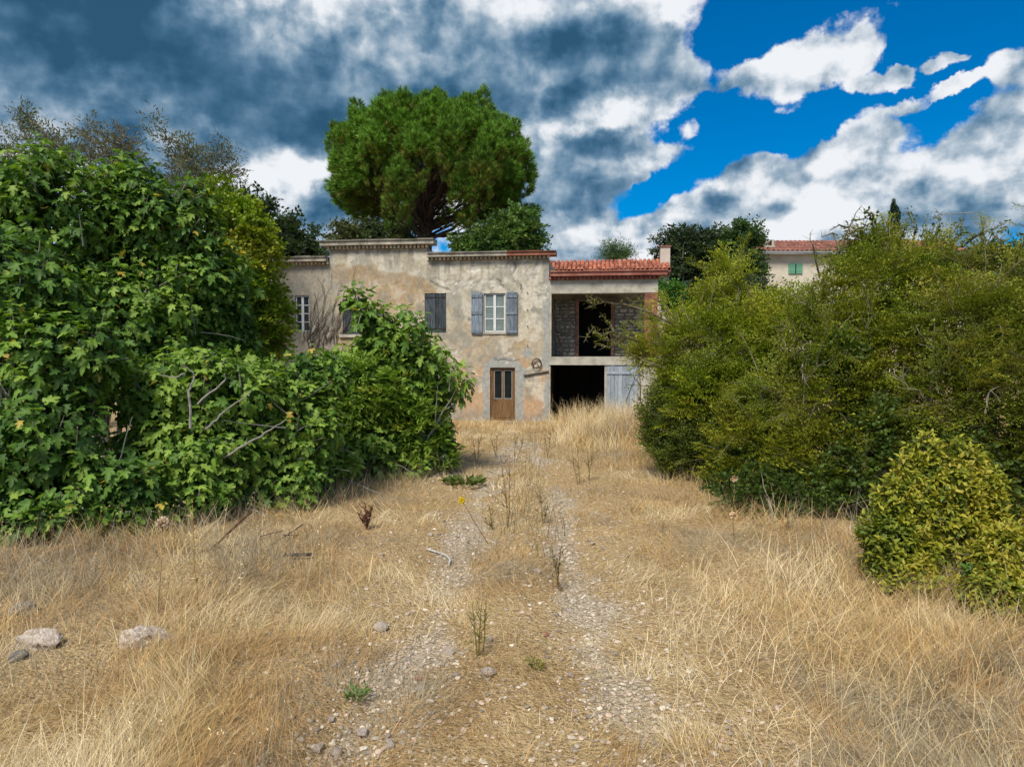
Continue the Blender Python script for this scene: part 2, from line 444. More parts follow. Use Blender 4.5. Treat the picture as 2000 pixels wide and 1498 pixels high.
def mat_plaster():
    m, N, L, b = mat_new('weathered_plaster')
    tc = nd(N, L, 'ShaderNodeTexCoord')
    at = nd(N, L, 'ShaderNodeVertexColor', layer_name='Col')
    n = nd(N, L, 'ShaderNodeTexNoise', {'Vector': tc.outputs['Object'], 'Scale': 7.0, 'Detail': 10.0, 'Roughness': 0.7})
    mr = nd(N, L, 'ShaderNodeMapRange', {'Value': n.outputs[0], 'From Min': 0.25, 'From Max': 0.75, 'To Min': 0.62, 'To Max': 1.32})
    n3 = nd(N, L, 'ShaderNodeTexNoise', {'Vector': tc.outputs['Object'], 'Scale': 26.0, 'Detail': 6.0, 'Roughness': 0.7})
    mr3 = nd(N, L, 'ShaderNodeMapRange', {'Value': n3.outputs[0], 'From Min': 0.3, 'From Max': 0.7, 'To Min': 0.86, 'To Max': 1.12})
    mm = nd(N, L, 'ShaderNodeMath', {0: mr.outputs[0], 1: mr3.outputs[0]}, operation='MULTIPLY')
    sc = nd(N, L, 'ShaderNodeVectorMath', {0: at.outputs[0]}, operation='SCALE'); L.new(mm.outputs[0], sc.inputs['Scale'])
    L.new(sc.outputs[0], b.inputs['Base Color'])
    b.inputs['Roughness'].default_value = 0.95; b.inputs['Specular IOR Level'].default_value = 0.1
    n2 = nd(N, L, 'ShaderNodeTexNoise', {'Vector': tc.outputs['Object'], 'Scale': 18.0, 'Detail': 8.0, 'Roughness': 0.7})
    bp = nd(N, L, 'ShaderNodeBump', {'Strength': 0.45, 'Distance': 0.03, 'Height': n2.outputs[0]})
    L.new(bp.outputs[0], b.inputs['Normal'])
    return m


M_PLASTER = mat_plaster()

# ------------------------------------------------------------------ the ground
RUT_L = np.array([G(*p) for p in ((690, 1420), (760, 1340), (840, 1250), (880, 1150), (895, 1080), (922, 1010), (938, 965), (965, 915), (1000, 878), (1022, 853))])
RUT_R = np.array([G(*p) for p in ((1250, 1450), (1205, 1350), (1155, 1240), (1125, 1150), (1108, 1080), (1102, 1010), (1090, 955), (1062, 915), (1045, 880), (1030, 853))])
RUT_L = np.vstack([RUT_L[0] + (RUT_L[0] - RUT_L[1]) * 3, RUT_L]); RUT_R = np.vstack([RUT_R[0] + (RUT_R[0] - RUT_R[1]) * 3, RUT_R])


def pdist(x, y, poly):
    d = np.full(np.shape(x), 1e9)
    for a, b in zip(poly[:-1], poly[1:]):
        ab = b - a
        t = np.clip(((x - a[0]) * ab[0] + (y - a[1]) * ab[1]) / (ab @ ab), 0, 1)
        d = np.minimum(d, np.hypot(x - a[0] - t * ab[0], y - a[1] - t * ab[1]))
    return d


def rut(x, y):
    """bare gravel of the two wheel ruts, 0..1, broken up by noise"""
    dl, dr = pdist(x, y, RUT_L), pdist(x, y, RUT_R)
    wob = (fbm(x * 1.5, y * 1.0, oct=5, seed=5, gain=.6) - .5) * 1.5
    return np.clip(np.maximum(sstep(0.58 - dl + wob * .8, 0.0, 0.85), sstep(0.52 - dr + wob * .8, 0.0, 0.85)), 0, 1)


def tz(x, y):
    x = np.asarray(x, float); y = np.asarray(y, float)
    z = (fbm(x * .5, y * .5, oct=3, seed=2) - .5) * .16
    near = np.minimum(pdist(x, y, RUT_L), pdist(x, y, RUT_R))
    z = z - 0.06 * np.exp(-(near / .45) ** 2) + 0.10 * sstep(near, 1.0, 4.0)
    z = z * (1 - .7 * sstep(y, 20, 25))
    z = z + sstep(y, 36, 60) * 3.0
    return z


def build_ground():
    ys = np.concatenate([np.linspace(-30, 2, 12), np.linspace(2.5, 14, 150), np.linspace(14.15, 27, 90), np.linspace(28, 70, 40), np.geomspace(75, 1500, 14)])
    xs = np.concatenate([-np.geomspace(14, 1500, 22)[::-1], np.linspace(-13.5, 13.5, 200), np.geomspace(14, 1500, 22)])
    X, Y = np.meshgrid(xs, ys); Z = tz(X, Y)
    ny, nx = X.shape
    i = (np.arange(ny - 1)[:, None] * nx + np.arange(nx - 1)[None])
    f = np.stack([i, i + 1, i + nx + 1, i + nx], -1).reshape(-1, 4)
    g = rut(X, Y)
    col = np.stack([g, fbm(X * .7, Y * .7, oct=4, seed=11), np.zeros_like(g)], -1).reshape(-1, 3)
    m, N, L, b = mat_new('dry_ground')
    tc = nd(N, L, 'ShaderNodeTexCoord'); at = nd(N, L, 'ShaderNodeVertexColor', layer_name='Col')
    sp = nd(N, L, 'ShaderNodeSeparateColor', {0: at.outputs[0]})
    o = tc.outputs['Object']
    n1 = nd(N, L, 'ShaderNodeTexNoise', {'Vector': o, 'Scale': 22.0, 'Detail': 9.0, 'Roughness': 0.72})
    r1 = nd(N, L, 'ShaderNodeValToRGB', {0: n1.outputs[0]})   # straw litter and soil
    e = r1.color_ramp.elements
    e[0].position = .34; e[0].color = (0.17, 0.11, 0.055, 1); e[1].position = .68; e[1].color = (0.55, 0.42, 0.245, 1)
    k = e.new(.5); k.color = (0.38, 0.27, 0.14, 1)
    vo = nd(N, L, 'ShaderNodeTexVoronoi', {'Vector': o, 'Scale': 34.0, 'Randomness': 1.0})
    r2 = nd(N, L, 'ShaderNodeMix', {'Factor': nd(N, L, 'ShaderNodeSeparateColor', {0: vo.outputs['Color']}).outputs[0], 'A': (0.27, 0.21, 0.14, 1), 'B': (0.50, 0.42, 0.31, 1)}, data_type='RGBA')
    fac = nd(N, L, 'ShaderNodeMath', {0: sp.outputs[0], 1: nd(N, L, 'ShaderNodeMath', {0: n1.outputs[0], 1: .5}, operation='SUBTRACT').outputs[0]}, operation='ADD')
    fm = nd(N, L, 'ShaderNodeMapRange', {'Value': fac.outputs[0], 'From Min': .25, 'From Max': .65})
    mx = nd(N, L, 'ShaderNodeMix', {'Factor': fm.outputs[0], 'A': r1.outputs[0], 'B': r2.outputs['Result']}, data_type='RGBA')
    L.new(mx.outputs['Result'], b.inputs['Base Color'])
    b.inputs['Roughness'].default_value = 1.0; b.inputs['Specular IOR Level'].default_value = 0.05
    hgt = nd(N, L, 'ShaderNodeMath', {0: n1.outputs[0], 1: vo.outputs['Distance']}, operation='SUBTRACT')
    bp = nd(N, L, 'ShaderNodeBump', {'Strength': .9, 'Distance': .03, 'Height': hgt.outputs[0]})
    L.new(bp.outputs[0], b.inputs['Normal'])
    a = Acc(); a.add(np.stack([X, Y, Z], -1).reshape(-1, 3), f, col)
    a.build('ground', m, smooth=True, kind='structure')


build_ground()

# ------------------------------------------------------------------ the farmhouse
TH = R(7.0)
FD = 26.0
FO = P(1072, 690, FD)[:2]
EX = np.array([math.cos(TH), -math.sin(TH)]); EY = np.array([math.sin(TH), math.cos(TH)])


def fac(px, py, w=0.0):
    """pixel -> (u, z) on the plane w metres behind the facade"""
    d = pix_dir(px, py)
    t = ((FO + EY * w) @ EY) / (d[:2] @ EY)
    p = d * t
    return float((p[:2] - FO) @ EX), float(CAM_H + p[2])


def fu(px): return fac(px, 690)[0]
def fz(py, px): return fac(px, py)[1]


HOUSE = thing('farmhouse', 'abandoned two storey farmhouse with stained ochre plaster and open loggia', 'farmhouse', (FO[0], FO[1], 0), -TH)


def hw(u, w, z):
    """house coordinates to world"""
    p = FO + EX * u + EY * w
    return np.array([p[0], p[1], z])


U_WING0, U_CEN0, U_MID, U_END = fu(440), fu(646), fu(836), 0.0
Z_WING, Z_CEN, Z_MAIN = fz(519, 600), fz(487, 740), fz(508, 950)
ZC_WING, ZC_CEN, ZC_MAIN = fz(503, 600), fz(470, 740), fz(493, 950)
openings = []


def op(x0, y0, x1, y1):
    xc = (x0 + x1) / 2
    o = (fu(x0), fz(y1, xc), fu(x1), fz(y0, xc)); openings.append(o); return o


O_DOOR = op(957, 718, 1006, 826)
O_WIN = op(945, 573, 987, 649)
O_SH1 = op(830, 573, 872, 650)
O_SH2 = op(670, 584, 711, 653)
O_LWIN = op(577, 577, 605, 648)
O_LOW = op(856, 740, 886, 800)
openings[0] = O_DOOR = (O_DOOR[0], -0.1, O_DOOR[2], O_DOOR[3])


def build_facade():
    step = 0.045
    cu = {U_WING0, U_CEN0, U_MID, U_END}; cz = {-0.3, Z_WING, Z_MAIN, Z_CEN}
    for o in openings: cu |= {o[0], o[2]}; cz |= {o[1], o[3]}

    def cuts(s):
        s = sorted(s); r = []
        for a, b in zip(s[:-1], s[1:]):
            n = max(1, int(round((b - a) / step))); r += list(np.linspace(a, b, n + 1)[:-1])
        return np.array(r + [s[-1]])
    us, zs = cuts(cu), cuts(cz)
    Ug, Zg = np.meshgrid(us, zs)
    nz, nu = Ug.shape
    um = (us[:-1] + us[1:]) / 2; zm = (zs[:-1] + zs[1:]) / 2
    UM, ZM = np.meshgrid(um, zm)
    top = np.where(UM < U_CEN0, Z_WING, np.where(UM < U_MID, Z_CEN, Z_MAIN))
    keep = ZM < top
    edge = np.zeros_like(Ug)
    for o in openings:
        keep &= ~((UM > o[0]) & (UM < o[2]) & (ZM > o[1]) & (ZM < o[3]))
        dx = np.maximum(np.maximum(o[0] - Ug, Ug - o[2]), 0); dz = np.maximum(np.maximum(o[1] - Zg, Zg - o[3]), 0)
        edge = np.maximum(edge, 1 - sstep(np.hypot(dx, dz), 0.0, 0.12))
    # relief: undulating render, fallen patches
    lump = (fbm(Ug * 1.1, Zg * 1.1, oct=4, seed=21) - .5) * 0.05

    def blob(u0, z0, ru, rz, seed, amp=.7, fr=1.3):
        return sstep(1 - np.hypot((Ug - u0) / ru, (Zg - z0) / rz) + (fbm(Ug * fr, Zg * fr, oct=5, seed=seed) - .5) * 2 * amp, -0.05, 0.12)

    def at(px, py): return fac(px, py)
    # crumbling band under the main cornice
    spall = np.zeros_like(Ug)
    for (px, py, ru, rz, sd) in ((905, 560, .9, .22, 31), (870, 550, .6, .25, 32), (945, 552, .5, .2, 33), (925, 523, .22, .15, 34), (978, 556, .3, .15, 35), (1005, 524, .15, .12, 36), (1040, 525, .3, .4, 37), (1060, 575, .25, .5, 38), (892, 690, .3, .25, 39), (1000, 700, .3, .2, 40), (980, 690, .5, .06, 49)):
        u, z = at(px, py); spall = np.maximum(spall, blob(u, z, ru, rz, sd, .9, 2.4))
    spall *= sstep(fbm(Ug * 6, Zg * 6, oct=5, seed=44, gain=.65), .44, .54)
    Wd = lump * .6 * (1 - edge) + spall * (0.006 + .03 * fbm(Ug * 11, Zg * 11, oct=4, seed=8)) * (1 - edge)
    # colours
    cream = np.array([0.40, 0.365, 0.285]); ochre = np.array([0.365, 0.275, 0.17]); orange = np.array([0.445, 0.285, 0.165])
    grey = np.array([0.30, 0.285, 0.245]); cement = np.array([0.31, 0.315, 0.30]); pale = np.array([0.50, 0.455, 0.37]); dark = np.array([0.17, 0.155, 0.13])
    f1 = fbm(Ug * .8, Zg * .8, oct=5, seed=51); f2 = fbm(Ug * 2.2, Zg * 2.2, oct=5, seed=52); f3 = fbm(Ug * 5, Zg * 5, oct=4, seed=53)
    C = np.broadcast_to(ochre, Ug.shape + (3,)).copy()

    def mixc(mask, c):
        nonlocal C
        C = C * (1 - mask[..., None]) + np.asarray(c) * mask[..., None]
    mixc(sstep(f1 + (f3 - .5) * .3, .42, .62) * .7, cream)
    mixc(sstep(f2, .5, .7) * .5, orange)
    mixc(sstep(2.9 - Zg + (f2 - .5) * 2.2, 0, 1.0) * sstep(Ug - fu(850), 0, .6) * .75, orange)
    mixc(sstep(f2 + (f3 - .5) * .4, .56, .72) * .55, pale)
    # later grey render on the upper part with a wavy lower edge
    line_px = np.array([(540, 505), (640, 520), (665, 520), (700, 518), (728, 520), (742, 533), (790, 534), (820, 545), (840, 558), (868, 590), (895, 620), (920, 632), (1100, 640)])
    lu = np.array([at(a, b) for a, b in line_px])
    edge_z = np.interp(Ug, lu[:, 0], lu[:, 1])
    new = sstep(Zg - edge_z + (fbm(Ug * 1.8, Zg * 1.8, oct=4, seed=60) - .5) * .35, -.05, .07)
    mixc(new * .85, cream * (.86 + .3 * f2[..., None]) if False else cream)
    mixc(new * sstep(f2, .48, .56) * .95, pale)
    mixc(new * sstep(f1 + (f3 - .5) * .5, .52, .66) * sstep(Ug, fu(830), fu(880)) * .95, grey * .85)
    mixc(sstep(fbm(Ug * 1.7, Zg * 1.7, oct=5, seed=57), .54, .6) * sstep(Ug, fu(850), fu(900)) * .75, pale * 1.08)
    mixc(sstep(fbm(Ug * 2.6, Zg * 2.1, oct=5, seed=58), .57, .63) * .6, grey * .8)
    # dark band of damp just below that edge
    band = np.exp(-((Zg - edge_z + .25) / .28) ** 2) * (1 - new) * sstep(fu(880) - Ug, 0, .5)
    mixc(band * .6, np.array([0.27, 0.21, 0.135]))
    # left wing: grey weathering with darker streaks
    wing = sstep(fu(668) - Ug + (f2 - .5) * .8, -.1, .5)
    mixc(wing * .7, grey); mixc(wing * sstep(fbm(Ug * 5 + Zg * 2.0, Zg * .8, oct=4, seed=70), .5, .68) * .6, dark * 1.25)
    # cement patches round the door, up the corner, between the storeys
    cm = np.zeros_like(Ug)
    for (px, py, ru, rz, sd) in ((982, 712, .75, .28, 81), (950, 770, .16, 1.2, 82), (1013, 745, .28, .75, 83), (1014, 800, .22, .5, 84), (1066, 700, .16, .5, 85), (1066, 610, .12, 1.7, 86), (1068, 780, .1, 1.0, 87), (1030, 690, .2, .2, 88)):
        u, z = at(px, py); cm = np.maximum(cm, blob(u, z, ru, rz, sd, .35, 2.0))
    mixc(cm * .9, cement)
    # damp foot of the wall and run-off under the cornices
    mixc(sstep(.75 - Zg + (f2 - .5) * .9, 0, .6) * .55, grey * .8)
    topv = np.where(Ug < U_CEN0, Z_WING, np.where(Ug < U_MID, Z_CEN, Z_MAIN))
    mixc(sstep(fbm(Ug * 7, Zg * .6, oct=4, seed=90), .49, .62) * sstep(Zg - topv + 1.3, 0, 1.2) * .7, dark * 1.35)
    for (px0, py0) in ((965, 655), (935, 658), (998, 658), (690, 660)):
        u, z = at(px0, py0)
        mixc(np.exp(-((Ug - u + (f3 - .5) * .3) / .22) ** 2) * sstep(z - Zg, -.1, .1) * sstep(Zg - z + 1.1, 0, 1.0) * .4, np.array([.29, .25, .2]))
    stonec = np.array([0.46, 0.43, 0.375]) * (.4 + 1.2 * fbm(Ug * 7, Zg * 9, oct=3, seed=95))[..., None]
    C = C * (1 - spall[..., None]) + stonec * spall[..., None]
    # cracks
    for (pts, w) in (((( 972, 545), (977, 550), (980, 556), (984, 560)), .02), (((965, 700), (975, 704), (985, 702), (1000, 706), (1015, 702)), .015), (((1005, 512), (1007, 522), (1003, 532)), .02), (((840, 548), (850, 556), (862, 560), (880, 566)), .025)):
        pl = np.array([at(*q) for q in pts])
        dd = pdist(Ug + (f3 - .5) * .08, Zg + (f2 - .5) * .1, pl)
        k = np.exp(-(dd / (w * 1.5)) ** 2); mixc(k * .8, dark * .4); Wd = Wd + k * .02
    i = (np.arange(nz - 1)[:, None] * nu + np.arange(nu - 1)[None])
    f = np.stack([i, i + 1, i + nu + 1, i + nu], -1)[keep]
    a = Acc(); a.add(np.stack([Ug, Wd, Zg], -1).reshape(-1, 3), f, C.reshape(-1, 3))
    rc = (0.33, 0.30, 0.24)
    for (u0, z0, u1, z1) in openings:   # reveals, 0.22 deep
        for q in (((u0, 0, z0), (u0, .22, z0), (u0, .22, z1), (u0, 0, z1)), ((u1, 0, z1), (u1, .22, z1), (u1, .22, z0), (u1, 0, z0)), ((u0, 0, z1), (u0, .22, z1), (u1, .22, z1), (u1, 0, z1)), ((u1, 0, z0), (u1, .22, z0), (u0, .22, z0), (u0, 0, z0))):
            a.add(q, [(0, 1, 2, 3)], rc)
    # ends and steps of the parapet, side walls, back wall and flat roofs
    B = 7.5
    a.add([(U_CEN0, 0.03, Z_WING), (U_CEN0, B, Z_WING), (U_CEN0, B, Z_CEN), (U_CEN0, 0.03, Z_CEN)], [(0, 3, 2, 1)], rc)
    a.add([(U_MID, 0.03, Z_MAIN), (U_MID, B, Z_MAIN), (U_MID, B, Z_CEN), (U_MID, 0.03, Z_CEN)], [(0, 1, 2, 3)], rc)
    a.add([(U_END, 0.0, -.3), (U_END, B, -.3), (U_END, B, Z_MAIN), (U_END, 0.0, Z_MAIN)], [(0, 1, 2, 3)], (0.30, .27, .22))
    a.add([(U_WING0, 0.0, -.3), (U_WING0, B, -.3), (U_WING0, B, Z_WING), (U_WING0, 0.0, Z_WING)], [(0, 3, 2, 1)], rc)
    a.add([(U_WING0, B, -.3), (U_END, B, -.3), (U_END, B, Z_WING), (U_WING0, B, Z_WING)], [(0, 3, 2, 1)], rc)
    a.add([(U_CEN0, B, Z_WING), (U_MID, B, Z_WING), (U_MID, B, Z_CEN), (U_CEN0, B, Z_CEN)], [(0, 3, 2, 1)], rc)
    a.add([(U_MID, B, Z_WING), (U_END, B, Z_WING), (U_END, B, Z_MAIN), (U_MID, B, Z_MAIN)], [(0, 3, 2, 1)], rc)
    for (u0, u1, z) in ((U_WING0, U_CEN0, Z_WING), (U_CEN0, U_MID, Z_CEN), (U_MID, U_END, Z_MAIN)):
        a.add([(u0, .03, z), (u1, .03, z), (u1, B, z), (u0, B, z)], [(0, 1, 2, 3)], (.25, .2, .16))
    a.build('plaster_wall', M_PLASTER, HOUSE, smooth=True)
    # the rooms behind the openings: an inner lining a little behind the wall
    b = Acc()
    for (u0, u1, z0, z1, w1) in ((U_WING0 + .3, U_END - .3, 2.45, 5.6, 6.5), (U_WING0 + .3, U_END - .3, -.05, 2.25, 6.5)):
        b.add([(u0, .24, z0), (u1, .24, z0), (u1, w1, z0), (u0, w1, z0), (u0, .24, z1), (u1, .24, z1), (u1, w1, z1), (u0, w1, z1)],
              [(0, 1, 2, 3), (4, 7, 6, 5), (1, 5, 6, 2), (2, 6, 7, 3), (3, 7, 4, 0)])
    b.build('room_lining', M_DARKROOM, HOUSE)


build_facade()


def cornice(name, u0, u1, z0, z1, red_from=None, red=False, ret_l=True, ret_r=True, lip=.30):
    """projecting cornice: dentil course z0..zm, cement band zm..z1 with a thin tile edge on top"""
    par = link(name, None, HOUSE)
    h = z1 - z0; zd = z0 + h * .40
    el, er = (lip if ret_l else 0), (lip if ret_r else 0)
    a = Acc()
    n = max(2, int((u1 - u0) / .155))
    cr = np.array([1, 1, 1]) if not red else np.array([.72, .42, .36])
    a.box((u0, -.05, z0), (u1, .3, zd), cr * .8)
    for k in range(n + 1):
        u = u0 + (u1 - u0) * k / n
        j = .01 * rng.standard_normal()
        a.box((u - .042, -.15 + j, z0 + .015), (u + .042, -.052, zd - .01), cr * (1.25 + .5 * rng.random()) * (1 + np.array([.1, -.05, -.12]) * rng.standard_normal()))
    a.build('dentil_course', M_DENTIL if not red else M_REDBAND, par, kind='stuff')
    b = Acc()
    seg = max(3, int((u1 - u0) / .55)); uu = np.linspace(u0 - el, u1 + er, seg + 1)
    for k in range(seg):
        ua, ub = uu[k], uu[k + 1] - .004
        c = np.array([1, 1, 1]) * (.85 + .3 * rng.random())
        if red_from is not None and ua > red_from: c = c * np.array([.85, .38, .30])
        j = .008 * rng.standard_normal()
        b.box((ua, -.26 + j, zd + .003), (ub, .35, z1 - .05), c)
        b.box((ua, -.31 + j, z1 - .047), (ub, .35, z1 + .01 * rng.standard_normal()), c * (.55 if not red else .75))
    b.build('cornice_band', M_CORNICE if not red else M_REDBAND, par)
    return par


cornice('cornice', U_WING0, U_CEN0 - .05, Z_WING, ZC_WING, ret_l=False, ret_r=False)
cornice('cornice', U_CEN0, U_MID, Z_CEN, ZC_CEN)
cornice('cornice', U_MID + .05, U_END - .02, Z_MAIN, ZC_MAIN, red_from=fu(978), ret_l=False)


def shift_box(name, mat, par, a, b, bevel=0.0):
    """one box object in house coordinates, its origin at its centre"""
    c = [(p + q) / 2 for p, q in zip(a, b)]; h = [(q - p) / 2 for p, q in zip(a, b)]
    m = Acc(); m.box([-x for x in h], h)
    return link(name, m.mesh(name, mat), par, loc=c)


def shutter(par, u0, u1, z0, z1, w, mat, n=4, label=None, open_leaf=False):
    s = link('shutter', None, par)
    if label: s['label'] = label
    pw = (u1 - u0) / n
    for k in range(n):
        j = .004 * rng.standard_normal()
        shift_box('plank', mat, s, (u0 + k * pw + .004, w - .03 + j, z0 + .008 * rng.random()), (u0 + (k + 1) * pw - .004, w + j, z1 - .012 * rng.random()))
    if open_leaf:
        for zz in (z0 + .1, (z0 + z1) / 2, z1 - .16):
            shift_box('batten', mat, s, (u0 + .01, w - .055, zz - .05), (u1 - .01, w - .036, zz + .05))
    else:
        for zz in (z0 + .15, z1 - .15):
            shift_box('strap_hinge', M_DARKIRON, s, (u0 + .01, w - .045, zz - .02), (u1 - .01, w - .036, zz + .02))
    return s


# closed dark shutters
for o, lab in ((O_SH1, None), (O_SH2, None)):
    um = (o[0] + o[2]) / 2
    shutter(HOUSE, o[0] - .01, um - .005, o[1], o[3], .05, M_SHUT_DARK, 4)
    shutter(HOUSE, um + .005, o[2] + .01, o[1], o[3], .05, M_SHUT_DARK, 4)
shift_box('window_sill', M_CONCRETE, HOUSE, (O_SH2[0] - .12, -.1, O_SH2[1] - .12), (O_SH2[2] + .12, .2, O_SH2[1] - .003))
# a blue-grey shutter low on the wall behind the fig
shutter(HOUSE, O_LOW[0] + .02, O_LOW[2] - .02, O_LOW[1], O_LOW[3], .05, M_SHUT_GREY, 4)
# open window with grey shutters folded back
shutter(HOUSE, fu(921), fu(943), fz(653, 930), fz(571, 930), -.04, M_SHUT_GREY, 3, open_leaf=True)
shutter(HOUSE, fu(989), fu(1011), fz(653, 1000), fz(571, 1000), -.04, M_SHUT_GREY, 3, open_leaf=True)


def window(o, cols, rows, mat, pane, w=.12, t=.05):
    par = link('window', None, HOUSE)
    u0, z0, u1, z1 = o
    z0 += .01; z1 -= .01; u0 += .01; u1 -= .01
    a = Acc()
    a.box((u0, w - .03, z0), (u0 + t, w + .03, z1)); a.box((u1 - t, w - .03, z0), (u1, w + .03, z1))
    a.box((u0 + t, w - .03, z0), (u1 - t, w + .03, z0 + t)); a.box((u0 + t, w - .03, z1 - t), (u1 - t, w + .03, z1))
    um = (u0 + u1) / 2
    a.box((um - .05, w - .045, z0 + t), (um + .05, w + .032, z1 - t))
    a.build('window_frame', mat, par)
    spans = ((u0 + t, um - .05), (um + .05, u1 - t)) if cols == 2 else ((u0 + t, u1 - t),)
    for k in range(1, rows):
        zz = z0 + t + (z1 - z0 - 2 * t) * k / rows
        for s in spans: shift_box('glazing_bar', mat, par, (s[0], w - .022, zz - .018), (s[1], w + .022, zz + .018))
    for k in range(rows):
        za = z0 + t + (z1 - z0 - 2 * t) * k / rows; zb = z0 + t + (z1 - z0 - 2 * t) * (k + 1) / rows
        for s in spans: shift_box('pane', pane, par, (s[0] - .004, w - .004, za + .012), (s[1] + .004, w + .004, zb - .012))
    return par


window(O_WIN, 2, 3, M_WHITEWOOD, M_PANE_GREY, .10)
shift_box('window_sill', M_CONCRETE, HOUSE, (O_WIN[0] - .03, -.05, O_WIN[1] - .07), (O_WIN[2] + .03, .2, O_WIN[1] - .003))
window(O_LWIN, 2, 4, M_WHITEWOOD, M_PANE_DARK, .12, .045)


def house_door():
    d = link('door', None, HOUSE)
    u0, z0, u1, z1 = O_DOOR; z0 = .03
    w = .14
    a = Acc()
    a.box((u0, w - .05, z0), (u0 + .09, w + .05, z1)); a.box((u1 - .07, w - .05, z0), (u1, w + .05, z1)); a.box((u0 + .09, w - .05, z1 - .09), (u1 - .07, w + .05, z1))
    a.build('door_frame', M_DOORWOOD, d)
    ua, ub = u0 + .1, u1 - .08; zt = z1 - .1; zm = z0 + (zt - z0) * .43
    b = Acc()
    um = (ua + ub) / 2
    b.box((ua, w - .03, z0), (ub, w + .02, zm))
    for x0, x1 in ((ua, ua + .05), (um - .035, um + .035), (ub - .05, ub)): b.box((x0, w - .03, zm + .002), (x1, w + .02, zt - .002))
    b.box((ua, w - .031, zt), (ub, w + .02, zt + .05) if False else (ub, w + .02, zt + .008))
    b.build('door_panel', M_DOORWOOD, d)
    shift_box('panel_moulding', M_DOORWOOD, d, (ua + .1, w - .045, z0 + .12), (ub - .1, w - .032, zm - .12))
    for x0, x1 in ((ua + .05, um - .035), (um + .035, ub - .05)):
        shift_box('pane', M_PANE_DARK, d, (x0 - .003, w - .004, zm), (x1 + .003, w + .004, zt))
        e = Acc()
        e.box((x0, w - .036, zm + .003), (x0 + .02, w - .0045, zt - .003)); e.box((x1 - .02, w - .036, zm + .003), (x1, w - .0045, zt - .003))
        e.box((x0 + .02, w - .036, zm + .003), (x1 - .02, w - .0045, zm + .03)); e.box((x0 + .02, w - .036, zt - .03), (x1 - .02, w - .0045, zt - .003))
        e.build('glass_bead', M_ALU, d)
    k = Acc(); k.tube([(ua + .06, w - .035, zm - .02), (ua + .06, w - .09, zm - .02), (ua + .15, w - .09, zm - .02)], .012, 6); k.build('door_handle', M_DARKIRON, d)
    shift_box('door_step', M_CONCRETE, HOUSE, (u0 - .15, -.28, -.2), (u1 + .15, .1, .025))


house_door()

# --- loggia block at the right end
U_GL, U_GR = fu(1075), fu(1181)
U_R = fu(1284); U_PIL = fu(1258)
Z_SB, Z_ST = fz(713, 1150), fz(697, 1150)
Z_BB, Z_BT = fz(573, 1150), fz(547, 1150)
Z_LC = fz(530, 1150)
LD = 2.1                                # depth of the loggia
LOGGIA_BACK = 7.0
shift_box('concrete_beam', M_CONCRETE, HOUSE, (.004, 0, Z_BB + .004), (U_R, .35, Z_BT - .003))
shift_box('floor_slab', M_CONCRETE, HOUSE, (.004, -.03, Z_SB), (U_R + .02, LD + .3, Z_ST))
shift_box('loggia_ceiling', M_CONCRETE, HOUSE, (.004, .353, Z_BB + .25), (U_R, LD + .3, Z_BT + .02))
shift_box('roof_slab', M_CONCRETE, HOUSE, (.004, .352, Z_BT + .03), (U_R, LOGGIA_BACK, Z_BT + .2))
cornice('cornice', .06, U_R + .02, Z_BT, Z_LC, red=True, ret_l=False)
# ground floor front wall right of the opening
shift_box('ground_floor_wall', M_CREAMWALL if False else M_CONCRETE, HOUSE, (U_GR, .02, -.3), (U_R, .35, Z_SB - .004))
shift_box('garage_post', M_CONCRETE, HOUSE, (.006, .0, -.3), (U_GL, .3, Z_SB - .004))
shift_box('loggia_post', M_CONCRETE, HOUSE, (.006, .0, Z_ST + .004), (.09, .3, Z_BB))
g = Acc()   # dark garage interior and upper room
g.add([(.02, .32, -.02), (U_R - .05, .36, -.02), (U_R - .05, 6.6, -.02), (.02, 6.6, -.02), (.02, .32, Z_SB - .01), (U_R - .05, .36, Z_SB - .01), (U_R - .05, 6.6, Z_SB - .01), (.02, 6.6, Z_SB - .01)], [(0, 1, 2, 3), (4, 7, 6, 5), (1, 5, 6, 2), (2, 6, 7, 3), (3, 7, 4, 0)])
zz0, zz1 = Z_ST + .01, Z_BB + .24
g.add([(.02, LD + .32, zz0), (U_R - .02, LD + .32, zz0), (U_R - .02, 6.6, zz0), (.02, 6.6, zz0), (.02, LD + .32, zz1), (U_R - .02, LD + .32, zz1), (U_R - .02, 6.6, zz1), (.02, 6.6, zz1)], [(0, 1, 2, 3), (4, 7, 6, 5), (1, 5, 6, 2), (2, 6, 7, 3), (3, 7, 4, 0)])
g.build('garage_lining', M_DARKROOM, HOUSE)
sh = Acc()
sh.box((U_R - .01, LD + .3, -.3), (U_R + .02, LOGGIA_BACK, Z_BT + .02)); sh.box((.01, LOGGIA_BACK, -.3), (U_R, LOGGIA_BACK + .3, Z_BT + .02)); sh.box((U_R - .02, .37, -.3), (U_R + .01, LD + .29, Z_SB - .005))
sh.build('rear_wall', M_MORTAR, HOUSE)

# rubble back wall of the loggia with a doorway
du0, _ = fac(1130, 690, LD); du1, _ = fac(1193, 690, LD); _, dz1 = fac(1160, 588, LD)
RW = link('rubble_wall', None, HOUSE)
bed = Acc()
bed.box((.01, LD + .04, Z_ST + .002), (du0, LD + .3, Z_BB + .245)); bed.box((du1, LD + .04, Z_ST + .002), (U_R - .02, LD + .3, Z_BB + .245)); bed.box((du0, LD + .04, dz1), (du1, LD + .3, Z_BB + .245))
bed.build('mortar_bed', M_MORTAR, RW)


